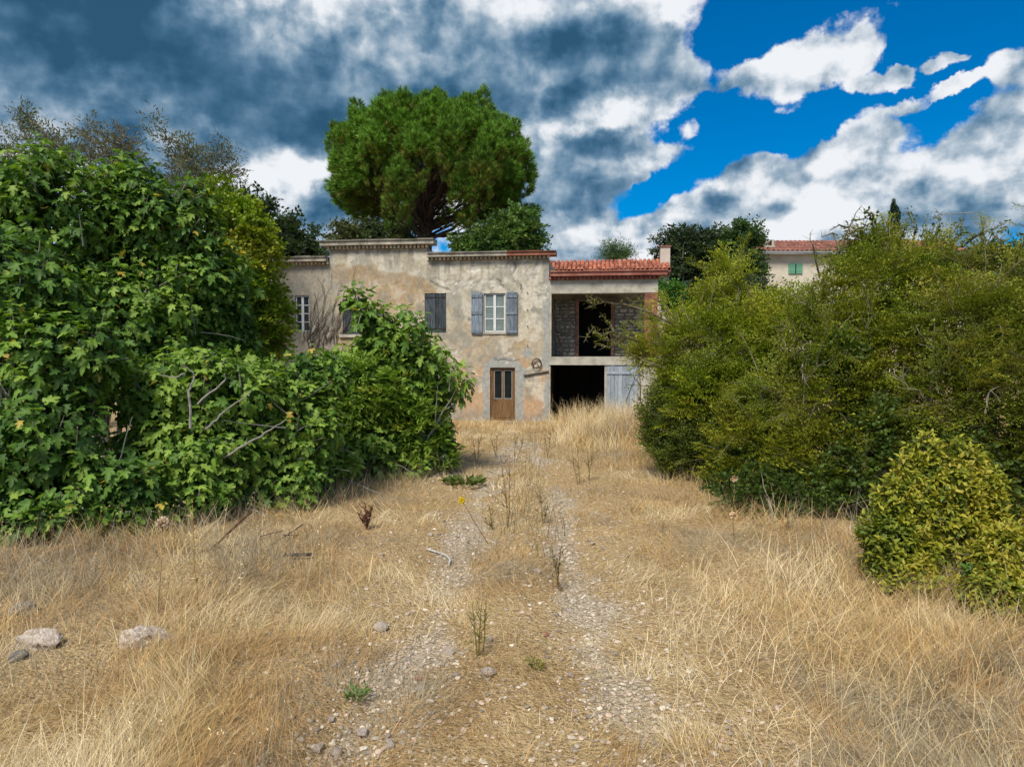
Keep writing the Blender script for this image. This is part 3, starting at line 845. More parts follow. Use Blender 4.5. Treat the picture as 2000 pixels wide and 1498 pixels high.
def stone_mesh(seed):
    r = np.random.default_rng(seed)
    n = 4
    v = []; f = []
    k = 8
    ang = np.linspace(0, 2 * np.pi, k, endpoint=False) + .2
    rad = np.minimum(1 / np.maximum(abs(np.cos(ang)), 1e-6), 1 / np.maximum(abs(np.sin(ang)), 1e-6)) * .5 * (1 - .18 * r.random(k))
    for (w, s) in ((0.5, 1.0), (-.2, 1.0), (-.5, .78)):
        for a_, q in zip(ang, rad): v.append((q * s * math.cos(a_), w + .08 * r.standard_normal() * (w < 0), q * s * math.sin(a_)))
    v.append((0, -.58, 0))
    for l in range(2):
        for j in range(k): f.append((l * k + j, l * k + (j + 1) % k, (l + 1) * k + (j + 1) % k, (l + 1) * k + j))
    a = Acc(); a.add(v, f)
    a.f.append(np.array([(2 * k + j, 2 * k + (j + 1) % k, 3 * k) for j in range(k)]))
    return a.mesh('stone', M_STONE)


STONES = [stone_mesh(100 + i) for i in range(6)]


def stones(par, u0, u1, z0, z1, w):
    z = z0
    while z < z1 - .06:
        h = min(rng.uniform(.11, .2), z1 - z)
        u = u0 - rng.uniform(0, .12)
        while u < u1 - .05:
            l = rng.uniform(.16, .42)
            a, b = max(u, u0), min(u + l, u1)
            if b - a > .07:
                link('stone', STONES[rng.integers(6)], par, loc=((a + b) / 2, w + rng.uniform(0, .025), z + h / 2), rot=(0, rng.uniform(-.06, .06), 0), scale=((b - a) * .96, .12, h * .95))
            u += l
        z += h


stones(RW, .1, du0 - .13, Z_ST + .01, dz1 + .02, LD)
stones(RW, du1 + .13, U_R - .1, Z_ST + .01, dz1 + .02, LD)
bm = Acc(); bm.box((-.5, -.5, -.5), (.5, .5, .5)); BRICK_ME = bm.mesh('brick', M_BRICK)


def bricks(name, u0, u1, z0, z1, w0, w1, per=2, ch=.072):
    par = link(name, None, HOUSE)
    m = Acc(); m.box((u0 + .012, w0 + .012, z0), (u1 - .012, w1, z1)); m.build('mortar_core', M_MORTAR, par)
    n = int((z1 - z0) / ch); ch = (z1 - z0) / n
    for k in range(n):
        cuts_ = [u0, u0 + (u1 - u0) * (.5 if per == 2 else 1.0), u1] if k % 2 == 0 and per == 2 else ([u0, u0 + (u1 - u0) * .27, u0 + (u1 - u0) * .75, u1] if per == 2 else [u0, u1 - (.04 if k % 2 else 0)])
        for a, b in zip(cuts_[:-1], cuts_[1:]):
            if b - a < .03: continue
            link('brick', BRICK_ME, par, loc=((a + b) / 2, (w0 + w1) / 2 - .02 + .004 * rng.standard_normal(), z0 + (k + .5) * ch), scale=(b - a - .012, (w1 - w0), ch - .012))
    return par


bricks('brick_jamb', du0 - .13, du0, Z_ST + .003, dz1, LD - .05, LD + .28, per=1)
bricks('brick_jamb', du1, du1 + .13, Z_ST + .003, dz1, LD - .05, LD + .28, per=1)
bricks('brick_pillar', U_PIL, U_R, Z_ST + .003, Z_BB, .03, .42, per=2)
shift_box('timber_lintel', M_OLDWOOD, HOUSE, (du0 - .28, LD - .1, dz1 + .003), (du1 + .32, LD + .03, dz1 + .13))


def garage_leaf():
    s = link('garage_door', None, HOUSE)
    s['label'] = 'open garage door leaf of grey blue boards'
    u0, u1 = fu(1185), fu(1246); z0, z1 = .06, Z_SB - .03
    n = 8; pw = (u1 - u0) / n
    for k in range(n):
        j = .004 * rng.standard_normal()
        shift_box('plank', M_GARAGE, s, (u0 + k * pw + .004, -.05 + j, z0 + .05 * rng.random()), (u0 + (k + 1) * pw - .004, -.02 + j, z1 - .02 * rng.random()))
    zt = fz(728, 1210)
    shift_box('batten', M_GARAGE, s, (u0 + .01, -.085, zt - .05), (u1 - .01, -.06, zt + .05))
    shift_box('batten', M_GARAGE, s, (u0 + .01, -.085, z0 + .15), (u1 - .01, -.06, z0 + .25))
    a = Acc(); x0, x1, za, zb = u0 + .42, u1 - .08, z0 + .25, zt - .05
    a.add([(x0, -.085, za), (x0 + .11, -.085, za), (x1, -.085, zb), (x1 - .11, -.085, zb), (x0, -.06, za), (x0 + .11, -.06, za), (x1, -.06, zb), (x1 - .11, -.06, zb)], [(0, 1, 2, 3), (4, 7, 6, 5), (0, 4, 5, 1), (1, 5, 6, 2), (2, 6, 7, 3), (3, 7, 4, 0)])
    a.build('brace', M_GARAGE, s)


garage_leaf()

# small things on the wall
def wall_pt(px, py, w): u, z = fac(px, py, w); return hw(u, w, z)


c = wall_pt(1048, 710, -.06)
a = Acc()
for k in range(4):
    t = np.linspace(0, 2 * np.pi * (.8 + .2 * rng.random()), 22) + k
    r = .18 + .03 * rng.standard_normal() * .6
    pts = np.stack([c[0] + np.cos(t) * r * (1 + .06 * np.sin(3 * t + k)), np.full_like(t, c[1]) - .012 * k + .01 * np.sin(t), c[2] + np.sin(t) * r], -1)
    a.tube(pts, .011, 5)
t = np.linspace(0, 1, 12); a.tube(np.stack([c[0] - .05 + .15 * t, np.full_like(t, c[1] - .03), c[2] - .04 + .07 * np.sin(5 * t)], -1), .014, 5)
tag(a.build('wire_coil', M_DARKIRON), 'coil of dark wire hanging on the wall above the wooden bar', 'wire coil')
a = Acc(); p0, p1 = wall_pt(1023, 733.5, -.05), wall_pt(1072, 725.5, -.05)
a.tube([p0, p1], [.035, .035], 4); tag(a.build('wooden_bar', M_OLDWOOD), 'weathered wooden bar fixed to the wall left of the garage opening', 'wooden bar')
a = Acc(); a.tube([wall_pt(1075, 590, 1.2), wall_pt(1099, 694, 1.2)], .014, 5); tag(a.build('rusty_rod', M_IRON), 'thin rusty rod leaning against the stone wall inside the loggia', 'rod')
a = Acc(); a.tube([wall_pt(1018, 555, .02), wall_pt(1017.5, 556, -.1), wall_pt(1017, 566, -.1)], .016, 5); a.build('iron_hook', M_IRON).name = 'iron_hook'
tag(bpy.data.objects['iron_hook'], 'rusty iron hook sticking out of the wall right of the white window', 'iron hook')
for k, (py, wh) in enumerate(((572, 'topmost'), (605, 'second from the top'), (637, 'third from the top'), (675, 'lowest'))):
    a = Acc(); a.tube([wall_pt(1030.5, py, .03), wall_pt(1030.5, py + .3, -.05)], .022, 6)
    tag(a.build('wall_stub', M_DARKIRON), wh + ' of the dark pipe stubs in the row right of the window', 'pipe stub', 'pipe stubs in a row on the wall')


# ------------------------------------------------------------------ houses behind
def tile_mesh(mat):
    a = Acc(); n = 5
    t = np.linspace(0, np.pi, n)
    v = [(math.cos(x) * .5 * s, y, math.sin(x) * .32 * s) for y, s in ((0, 1.0), (1.0, .86)) for x in t]
    f = [(j, j + 1, n + j + 1, n + j) for j in range(n - 1)]
    v2 = [(x * .8, y, z - .09) for x, y, z in v]
    a.add(v, f); a.add(v2, [q[::-1] for q in f])
    a.add(v[:n] + v2[:n], [(j + 1, j, n + j, n + j + 1) for j in range(n - 1)])
    return a.mesh('tile', mat, smooth=False)


TILE = tile_mesh(M_TILE); TILE_OLD = tile_mesh(M_TILE_OLD)


def tiled_roof(par, u0, u1, w0, w1, z0, z1, me, pitch=.21, rows=5, bedmat=M_TILE_OLD, eave=True):
    """tiles over a sloping bed from the eave (w0, z0) up to (w1, z1), each tile an object"""
    roof = link('roof', None, par)
    b = Acc(); b.add([(u0, w0, z0 - .05), (u1, w0, z0 - .05), (u1, w1, z1 - .05), (u0, w1, z1 - .05), (u0, w0, z0 - .12), (u1, w0, z0 - .12), (u1, w1, z1 - .4), (u0, w1, z1 - .4)],
                     [(0, 1, 2, 3), (4, 7, 6, 5), (0, 4, 5, 1), (1, 5, 6, 2), (2, 6, 7, 3), (3, 7, 4, 0)])
    b.build('tile_bed', bedmat, roof)
    L_ = math.hypot(w1 - w0, z1 - z0); tl = L_ / rows; sl = math.atan2(z1 - z0, w1 - w0)
    n = int((u1 - u0) / pitch)
    for k in range(n):
        u = u0 + (k + .5) * (u1 - u0) / n
        for r_ in range(rows):
            f = (r_ - .08) / rows
            link('tile', me, roof, loc=(u + .008 * rng.standard_normal(), w0 + (w1 - w0) * f, z0 + (z1 - z0) * f + .012 * rng.random() - .01), rot=(sl - .02, 0, .02 * rng.standard_normal()), scale=(pitch * .98, tl * 1.12, .28))
    if eave:   # two corbelled rows of half tiles under the eave
        e = Acc(); n2 = n * 1
        tt = np.linspace(0, np.pi, 6)
        for row, (dw, dz) in enumerate(((.12, -.17), (.26, -.31))):
            e.box((u0, w0 + dw - .04, z0 + dz - .005), (u1, w0 + dw + .2, z0 + dz + .012))
            for k in range(n2):
                u = u0 + (k + .5 + .5 * row) * (u1 - u0) / n2
                ring = np.stack([u + np.cos(tt) * .09, np.full(6, w0 + dw), z0 + dz + .015 + np.sin(tt) * .085], -1)
                ring2 = ring + np.array([0, .2, 0])
                e.add(np.vstack([ring, ring2]), [(j, j + 1, j + 7, j + 6) for j in range(5)])
        e.build('corbelled_eave', bedmat, roof, kind='stuff')
    return roof


# tiled house right behind the loggia
def rear_house():
    h = thing('tiled_house', 'pale house with bright orange tiled roof rising behind the loggia', 'house', (FO[0], FO[1], 0), -TH)
    w0 = 7.6
    uL = fac(1050, 520, w0)[0]; uR = fac(1311, 520, w0)[0]
    z0 = fac(1190, 527, w0)[1]; w1 = 9.4; z1 = fac(1190, 509, w1)[1]
    a = Acc(); a.box((uL, w0 + .35, -.3), (uR - .06, w1 + 4, z0 - .3)); a.add([(uR - .06, w0 + .35, z0 - .3), (uR - .06, w1, z0 - .3), (uR - .06, w1, z1 - .2)], [(0, 1, 2)])
    a.build('wall', M_PINKWALL, h)
    rf = tiled_roof(h, uL, uR, w0, w1, z0, z1, TILE, .205, 4)
    cu0, cu1 = fac(1289, 500, 8.8)[0], fac(1308, 500, 8.8)[0]; zt = fac(1298, 484, 8.8)[1]
    ch = link('chimney', None, h)
    shift_box('chimney_stack', M_PINKWALL, ch, (cu0, 8.6, z0 - .1), (cu1, 9.1, zt)); shift_box('chimney_cap', M_TILE_OLD, ch, (cu0 - .05, 8.55, zt + .003), (cu1 + .05, 9.15, zt + .07))


rear_house()


def green_shutter_house():
    Y = 44.0
    p = P(1478, 490, Y); q = P(1900, 490, Y)
    h = thing('cream_house', 'cream house with weathered tiled roof and green shutters behind the thorn bushes', 'house', (p[0], Y, 0))
    L_ = q[0] - p[0]; z = p[2]; zr = P(1600, 470, Y + 3)[2]
    a = Acc(); a.box((.35, .45, 1.0), (L_, 9, z - .12)); a.build('wall', M_CREAMWALL, h)
    rf = tiled_roof(h, 0, L_, 0, 3.2, z, zr, TILE_OLD, .30, 4, eave=False)
    g_ = Acc(); t_ = np.linspace(0, L_, 8); g_.tube(np.stack([t_, np.full(8, -.05), np.full(8, z - .1)], -1), .07, 6); g_.build('gutter', M_ALU, h)
    for px0, px1 in ((1540, 1552.5), (1555, 1567)):
        a0, a1 = P(px0, 515, Y + .4), P(px1, 535, Y + .4)
        s = link('shutter', None, h)
        for k in range(4):
            d_ = (a1[0] - a0[0]) / 4
            shift_box('plank', M_GREENPAINT, s, (a0[0] - p[0] + k * d_ + .006, .37, a1[2]), (a0[0] - p[0] + (k + 1) * d_ - .006, .42, a0[2]))
    w_ = link('window', None, h); a0, a1 = P(1552.5, 516, Y + .4), P(1555, 535, Y + .4); shift_box('pane', M_PANE_DARK, w_, (a0[0] - p[0], .38, a1[2]), (a1[0] - p[0], .43, a0[2]))
    ch = link('chimney', None, h); c0 = P(1502, 480, Y + 1.0)
    a = Acc(); x = c0[0] - p[0]; zb = z + .1
    a.box((x - .33, .8, zb), (x + .33, 1.3, zb + .35)); a.box((x - .27, .85, zb + .35), (x - .13, 1.25, zb + .62)); a.box((x + .13, .85, zb + .35), (x + .27, 1.25, zb + .62)); a.box((x - .27, .85, zb + .62), (x + .27, 1.25, zb + .74))
    a.build('chimney_stack', M_CONCRETE, ch)
    # TV aerial
    at0 = P(1856, 418, Y + 4)
    tv = thing('tv_antenna', 'thin television aerial standing above the right thorn bush', 'tv antenna', (at0[0], at0[1], zr))
    zt = at0[2] - zr
    a = Acc(); a.tube([(0, 0, -.6), (0, 0, zt)], .035, 6); a.build('mast', M_ALU, tv)
    a = Acc(); e0, e1 = P(1836, 420, Y + 4)[0] - at0[0], P(1901, 416, Y + 4)[0] - at0[0]
    a.tube([(e0, 0, zt - .05), (e1, 0, zt + .1)], .03, 6); a.build('boom', M_ALU, tv)
    for k in range(9):
        x = e0 + (e1 - e0) * (k + .5) / 9
        a = Acc(); a.tube([(x, -.3, zt + .02), (x, .3, zt + .02)], .012, 4); a.build('element', M_ALU, tv)
    a = Acc(); a.tube([(e0, 0, zt - .05), (e0 - .35, 0, zt + .35)], .025, 5); a.tube([(e0, 0, zt - .05), (e0 - .25, 0, zt - .3)], .025, 5); a.build('reflector', M_ALU, tv)


green_shutter_house()


def shed():
    Y = 37.0; p = P(1336, 605, Y); q = P(1405, 605, Y)
    h = thing('tiled_shed', 'low building with red tiled roof half hidden behind the thorn bush', 'shed', (p[0], Y, 0))
    L_ = q[0] - p[0]
    a = Acc(); a.box((.1, .2, -.1), (L_ - .1, 3.5, p[2] - .13)); a.build('wall', M_PINKWALL, h)
    tiled_roof(h, 0, L_, 0, 2.0, p[2], P(1360, 591, Y + 2)[2], TILE, .24, 4, eave=False)


shed()


# ------------------------------------------------------------------ vegetation toolkit
def lump3(p, fr, seed):
    return fbm(p[:, 0] * fr, p[:, 1] * fr, p[:, 2] * fr, oct=3, seed=seed)


def rand_dirs(n):
    return nrm(rng.standard_normal((n, 3)))


def envelope_points(ells, n, lo=.72, hi=1.05, seed=1, fr=.9, amp=.38, zmin=.12, front=.35, carve=.86, clump=.0, cfr=1.3):
    """points through the outer shell of a union of ellipsoids, with outward normals; the outline is broken by noise"""
    c = np.array([e[0] for e in ells]); r = np.array([e[1] for e in ells])
    w = (r[:, 0] * r[:, 2] + r[:, 0] * r[:, 1] + r[:, 1] * r[:, 2]); w = w / w.sum()
    PTS, NRM, DEP = [], [], []
    tot = 0; tries = 0
    while tot < n and tries < 60:
        tries += 1
        m = n * 2
        k = rng.choice(len(ells), m, p=w)
        d = rand_dirs(m)
        keep = (rng.random(m) > front) | (d[:, 1] < .25)
        k, d = k[keep], d[keep]
        lm = 1 + amp * (lump3(c[k] + d * r[k], fr, seed) - .5) * 2
        s = (lo + (hi - lo) * rng.random(len(k)) ** .6)
        p = c[k] + d * r[k] * (s * lm)[:, None]
        inside = np.zeros(len(k), bool)
        for j in range(len(ells)):
            q = np.linalg.norm((p - c[j]) / r[j], axis=1)
            inside |= (q < carve * lo / .72 * .9) & (k != j)
        gz = tz(p[:, 0], p[:, 1])
        ok = ~inside & (p[:, 2] > gz + zmin)
        if clump: ok &= lump3(p, cfr, seed + 50) + .12 * rng.standard_normal(len(p)) > clump
        PTS.append(p[ok]); NRM.append(nrm(d[ok] / r[k[ok]])); DEP.append(s[ok]); tot += ok.sum()
    p = np.concatenate(PTS)[:n]; nn = np.concatenate(NRM)[:n]; dd = np.concatenate(DEP)[:n]
    return p, nn, dd


def frames_from(y, z_hint, scale):
    """frames with the given y axis, z axis as near as possible to the hint"""
    y = nrm(y); x = nrm(np.cross(y, z_hint)); z = np.cross(x, y)
    return np.stack([x, y, z], -1) * np.asarray(scale).reshape(-1, 1, 1)


def curve(a, b, n=7, sag=0.0, wob=.06, lift=.35):
    t = np.linspace(0, 1, n)[:, None]
    L_ = np.linalg.norm(b - a)
    mid = a + (b - a) * .5 + np.array([0, 0, L_ * lift * .4]) + rng.standard_normal(3) * L_ * wob
    p = (1 - t) ** 2 * a + 2 * t * (1 - t) * mid + t ** 2 * b
    p = p + rng.standard_normal((n, 3)) * L_ * wob * .2 * np.sin(t * np.pi)
    p[:, 2] -= sag * t[:, 0] ** 2
    return p


def smooth_path(q, k=5):
    q = np.asarray(q); e = np.vstack([2 * q[0] - q[1], q, 2 * q[-1] - q[-2]]); o = []
    for i in range(1, len(e) - 2):
        for t in np.linspace(0, 1, k, endpoint=False):
            o.append(.5 * (2 * e[i] + (e[i + 1] - e[i - 1]) * t + (2 * e[i - 1] - 5 * e[i] + 4 * e[i + 1] - e[i + 2]) * t ** 2 + (3 * e[i] - 3 * e[i + 1] + e[i + 2] - e[i - 1]) * t ** 3))
    return np.array(o + [q[-1]])


def limbs(acc, bases, tips, r0=.06, r1=.008, c=(1, 1, 1), lift=.35, sub=3, spread=.35):
    """curved tapered limbs from the bases to the tips with a few side twigs"""
    bases = np.asarray(bases)
    for t in tips:
        b = bases[np.argmin(np.linalg.norm(bases[:, :2] - t[:2], axis=1) + rng.random(len(bases)) * .6)]
        p = curve(b, t, 8, lift=lift)
        acc.tube(p, np.linspace(r0, r1, 8) * rng.uniform(.6, 1.1), 5, c)
        for _ in range(sub):
            k = rng.integers(3, 7)
            e = p[k] + nrm(p[7] - p[k] + rng.standard_normal(3) * .6) * rng.uniform(.3, 1.0) * spread * 2
            q = curve(p[k], e, 5, lift=.1); acc.tube(q, np.linspace(r0 * .3, r1 * .5, 5), 4, c)


def T(v, f, c=(1, 1, 1)):
    v = np.asarray(v, float); c = np.asarray(c, float)
    return v, np.asarray(f), np.broadcast_to(c, (len(v), 3)) if c.ndim == 1 else c


def fig_leaf(curl=.25, asym=0.0):
    """a five-lobed leaf 1 long, folded along its ribs"""
    h = [(0.0, 0.0), (.16, -.07), (.33, .00), (.41, .13), (.31, .22), (.235, .30), (.37, .44), (.47, .62), (.36, .66), (.22, .60), (.165, .62), (.20, .80), (.10, .95)]
    mid = [(0, 0), (0, .33), (0, .62), (0, 1.0)]
    V = []; F = []
    def z(x, y): return .22 * abs(x) ** .8 - curl * y * y - .35 * curl * abs(x) - .05 * math.sin(9 * abs(x) + 4 * y)
    for (x, y) in mid: V.append((x, y, z(x, y)))
    for s in (1, -1):
        b = len(V)
        for (x, y) in h[1:]: V.append((s * x * (1 + asym * s), y, z(x, y)))
        idx = [0] + list(range(b, b + len(h) - 1))
        tri = [(0, idx[1], idx[2]), (0, idx[2], idx[3]), (0, idx[3], idx[4]), (0, idx[4], idx[5]), (0, idx[5], 1), (1, idx[5], idx[6]), (1, idx[6], idx[7]), (1, idx[7], idx[8]), (1, idx[8], idx[9]), (1, idx[9], idx[10]), (1, idx[10], 2), (2, idx[10], idx[11]), (2, idx[11], idx[12]), (2, idx[12], 3)]
        F += tri if s == 1 else [q[::-1] for q in tri]
    V = np.array(V)
    pale = np.exp(-(np.abs(V[:, 0]) / .06) ** 2)
    c = 1 + pale[:, None] * np.array([.5, .25, .3])
    return T(V, F, c)


FIG_T = [fig_leaf(.15), fig_leaf(.45, .08), fig_leaf(.8, -.08)]


def lance(w=.3, droop=.3, fold=.2):
    V = [(0, 0, 0), (0, .35, -.05 * droop), (0, .7, -.35 * droop), (0, 1, -.8 * droop)]
    V += [(w * .5, .3, fold * w), (w * .42, .65, fold * w - .3 * droop), (-w * .5, .3, fold * w), (-w * .42, .65, fold * w - .3 * droop)]
    F = [(0, 4, 1), (1, 4, 5), (1, 5, 2), (2, 5, 3), (0, 1, 6), (1, 7, 6), (1, 2, 7), (2, 3, 7)]
    return T(V, F)


def spray(n_leaf, L, lw, ll, twigs=5, seed=0, droop=0.0, flat=.5, alt=60, jitter=.25, base_c=(1, 1, 1), tip_c=(1, 1, 1), leaf_quad=True):
    """a twig along +y, its side twigs and small leaves; one template"""
    r = np.random.default_rng(seed)
    V = []; F = []; C = []
    base_c, tip_c = np.array(base_c), np.array(tip_c)
    def leaf(p, d, up, s, col):
        d = d / np.linalg.norm(d); x = np.cross(d, up); x /= max(np.linalg.norm(x), 1e-6)
        b = len(V); z = np.cross(x, d)
        V.extend([p, p + d * ll * s * .5 + x * lw * s * .5 + z * .15 * lw * s, p + d * ll * s, p + d * ll * s * .5 - x * lw * s * .5 + z * .15 * lw * s])
        F.append((b, b + 1, b + 2)); F.append((b, b + 2, b + 3)); C.extend([col] * 4)
    tw = [(np.zeros(3), np.array([0, L, 0.]), 1.0)]
    for k in range(twigs):
        f = .2 + .75 * (k + r.random()) / twigs
        side = 1 if k % 2 else -1
        d = np.array([side * (.55 + .5 * r.random()), .7, flat * r.standard_normal() * .5]); d /= np.linalg.norm(d)
        tw.append((np.array([0, L * f, -droop * f * f * L]), d * L * (.55 * (1 - f * .5)), .9))
    tot = sum(np.linalg.norm(t[1]) for t in tw)
    for (o, d, s) in tw:
        m = max(2, int(round(n_leaf * np.linalg.norm(d) / tot)))
        dn = d / np.linalg.norm(d)
        for j in range(m):
            f = (j + .5 + .4 * r.standard_normal() * .5) / m
            p = o + d * f; p = p + np.array([0, 0, -droop * f * f * np.linalg.norm(d)]) + r.standard_normal(3) * .01 * L
            sd = r.standard_normal(3); sd -= dn * (sd @ dn); sd /= np.linalg.norm(sd)
            sd[2] = abs(sd[2]) * .5
            ld = dn * .55 + sd * .85 + r.standard_normal(3) * jitter; ld[2] -= droop * .8
            up = np.array([0, 0, 1.0]) + r.standard_normal(3) * flat
            g = base_c + (tip_c - base_c) * (np.linalg.norm(p) / L) ** 1.5
            leaf(p, ld, up, r.uniform(.7, 1.15), g * r.uniform(.78, 1.22) * (1 + .06 * r.standard_normal(3)))
    # twig strips
    for (o, d, s) in tw[:4]:
        b = len(V); w = np.array([.004 * L / .5 + .002, 0, 0])
        e = o + d * .95 + np.array([0, 0, -droop * np.linalg.norm(d)])
        V.extend([o - w, o + w, e]); F.append((b, b + 1, b + 2)); C.extend([np.array([.8, .55, .6])] * 3)
    return T(V, F, np.array(C))


def col_noise(p, base, seed, var=.28, alt=None, alt_amt=.4, fr=.8):
    """leaf colour: each leaf or twig a little different, some clumps of another hue"""
    n = len(p)
    k = 1 + var * (rng.random(n) - .5) * 2
    c = np.asarray(base)[None] * k[:, None]
    if alt is not None:
        m = np.clip(sstep(lump3(p, fr, seed), .45, .62) * alt_amt + (rng.random(n) < .08) * .5, 0, 1)
        c = c * (1 - m[:, None]) + np.asarray(alt)[None] * m[:, None] * k[:, None]
    return c


def EL(px, py, Y, rx, rz, ry=None):
    """ellipsoid from pixel centre and pixel radii at depth Y"""
    p = P(px, py, Y); k = Y / FPX
    return (p, np.array([rx * k, ry if ry is not None else max(rx, rz) * k * .8, rz * k]))


def ground_base(px, Y, n=4, spread=.8):
    p = P(px, 700, Y)
    b = p[None] + rng.standard_normal((n, 3)) * np.array([spread, spread * .5, 0])
    b[:, 2] = tz(b[:, 0], b[:, 1]) - .05
    return b


def shrub(name, label, cat, px, Y, ells, temps, n, size, color, alt=None, alt_amt=.4, mat=None, up=.5, limb=14, r0=.05, twig_c=(1, 1, 1), seed=1, group=None, var=.28, lift=.35,
          lo=.66, fr=.9, amp=.38, front=.35, spread=.8, droop_dir=None, zmin=.1, inner=.3, bare=0, clump=.0, cfr=1.3, ext=.26, plumes=0):
    ells = [(c_, np.maximum(r_ - size * ext, r_ * .4)) for c_, r_ in ells]
    base = ground_base(px, Y, 5, spread)
    root = thing(name, label, cat, base[0], group=group)
    off = base[0]
    a = Acc()
    for (cnt, l, h) in ((int(n * (1 - inner)), lo + .14, 1.05), (int(n * inner), lo - .28, lo + .14)):
        p, nn, dd = envelope_points(ells, cnt, l, h, seed, fr, amp, zmin, front, clump=clump if l > .6 else clump * .5, cfr=cfr)
        d = nrm(nn + np.array([0, 0, up]) + rng.standard_normal(p.shape) * .45)
        if droop_dir is not None: d = nrm(d + np.array([0, 0, droop_dir]))
        hint = nn * .3 + np.array([0, 0, 1.1]) + rng.standard_normal(p.shape) * .3
        k = rng.integers(0, len(temps), len(p))
        s = size * rng.uniform(.7, 1.25, len(p))
        c = col_noise(p, color, seed + 3, var, alt, alt_amt)
        fm = frames_from(d, hint, s)
        for j, t in enumerate(temps):
            m = k == j
            a.scatter(t, fm[m], p[m] - d[m] * s[m][:, None] * .35 - off, c[m])
    w = Acc()
    if plumes:   # arching shoots that stand out of the mass
        pp, pn, _ = envelope_points(ells, plumes, .8, 1.0, seed + 7, fr, amp, zmin + .3, front)
        for q0, qn in zip(pp, pn):
            L_ = rng.uniform(.5, 1.15); d0 = nrm(qn * .8 + np.array([0, 0, .55]) + rng.standard_normal(3) * .45)
            e = q0 + d0 * L_ + np.array([0, 0, -.22 * L_])
            path = curve(q0 - d0 * .3, e, 8, lift=.35, wob=.04)
            w.tube(path - off, np.linspace(.012, .003, 8), 4, twig_c)
            m = 13; f = rng.random(m) * 6.99; i0 = f.astype(int); fr_ = (f - i0)[:, None]
            p = path[i0] * (1 - fr_) + path[i0 + 1] * fr_
            d = nrm(nrm(path[i0 + 1] - path[i0]) * .8 + rng.standard_normal((m, 3)) * .5)
            s_ = size * rng.uniform(.3, .6, m); k = rng.integers(0, len(temps), m)
            tone = (np.asarray(color) * .5 + np.asarray(alt if alt is not None else color) * .5) * rng.uniform(.7, 1.25)
            c = tone * rng.uniform(.8, 1.2, (m, 1)); fm = frames_from(d, np.array([0, 0, 1.]) + rng.standard_normal((m, 3)) * .3, s_)
            for j, t in enumerate(temps):
                q = k == j; a.scatter(t, fm[q], p[q] - d[q] * s_[q][:, None] * .2 - off, c[q])
    o = a.build('foliage', mat or M_LEAF, root, kind='stuff')
    tips, _, _ = envelope_points(ells, limb, .55, .95, seed, fr, amp, zmin, front)
    limbs(w, base - off, tips - off, r0, .006, twig_c, lift=lift)
    for _ in range(bare):
        p, nn, _ = envelope_points(ells, 1, .75, .95, seed, fr, amp, zmin, .9)
        e = p[0] + nrm(nn[0] + rng.standard_normal(3) * .7) * rng.uniform(.4, .9)
        q = curve(p[0] - off, e - off, 6, lift=.1, wob=.12); w.tube(q, np.linspace(.011, .003, 6), 4, (1.6, 1.6, 1.7))
        for _k in range(4):
            i = rng.integers(1, 5); e2 = q[i] + nrm(q[5] - q[0] + rng.standard_normal(3) * .6) * .3
            w.tube(curve(q[i], e2, 4, lift=0, wob=.1), np.linspace(.006, .002, 4), 3, (1.6, 1.6, 1.7))
    w.build('branches', M_TWIG, root, kind='stuff')
    return root


# ------------------------------------------------------------------ fig trees
FIG_ME = {}


def fig_mesh(ti, ci, col):
    k = (ti, ci)
    if k not in FIG_ME:
        v, f, c = FIG_T[ti]
        a = Acc(); a.add(v, f, c * np.asarray(col)); FIG_ME[k] = a.mesh('fig_leaf', M_FIG, smooth=True)
    return FIG_ME[k]


FIG_COLS = [np.array(c) for c in ((0.045, 0.105, 0.018), (0.07, 0.155, 0.022), (0.105, 0.205, 0.027), (0.16, 0.265, 0.04))]


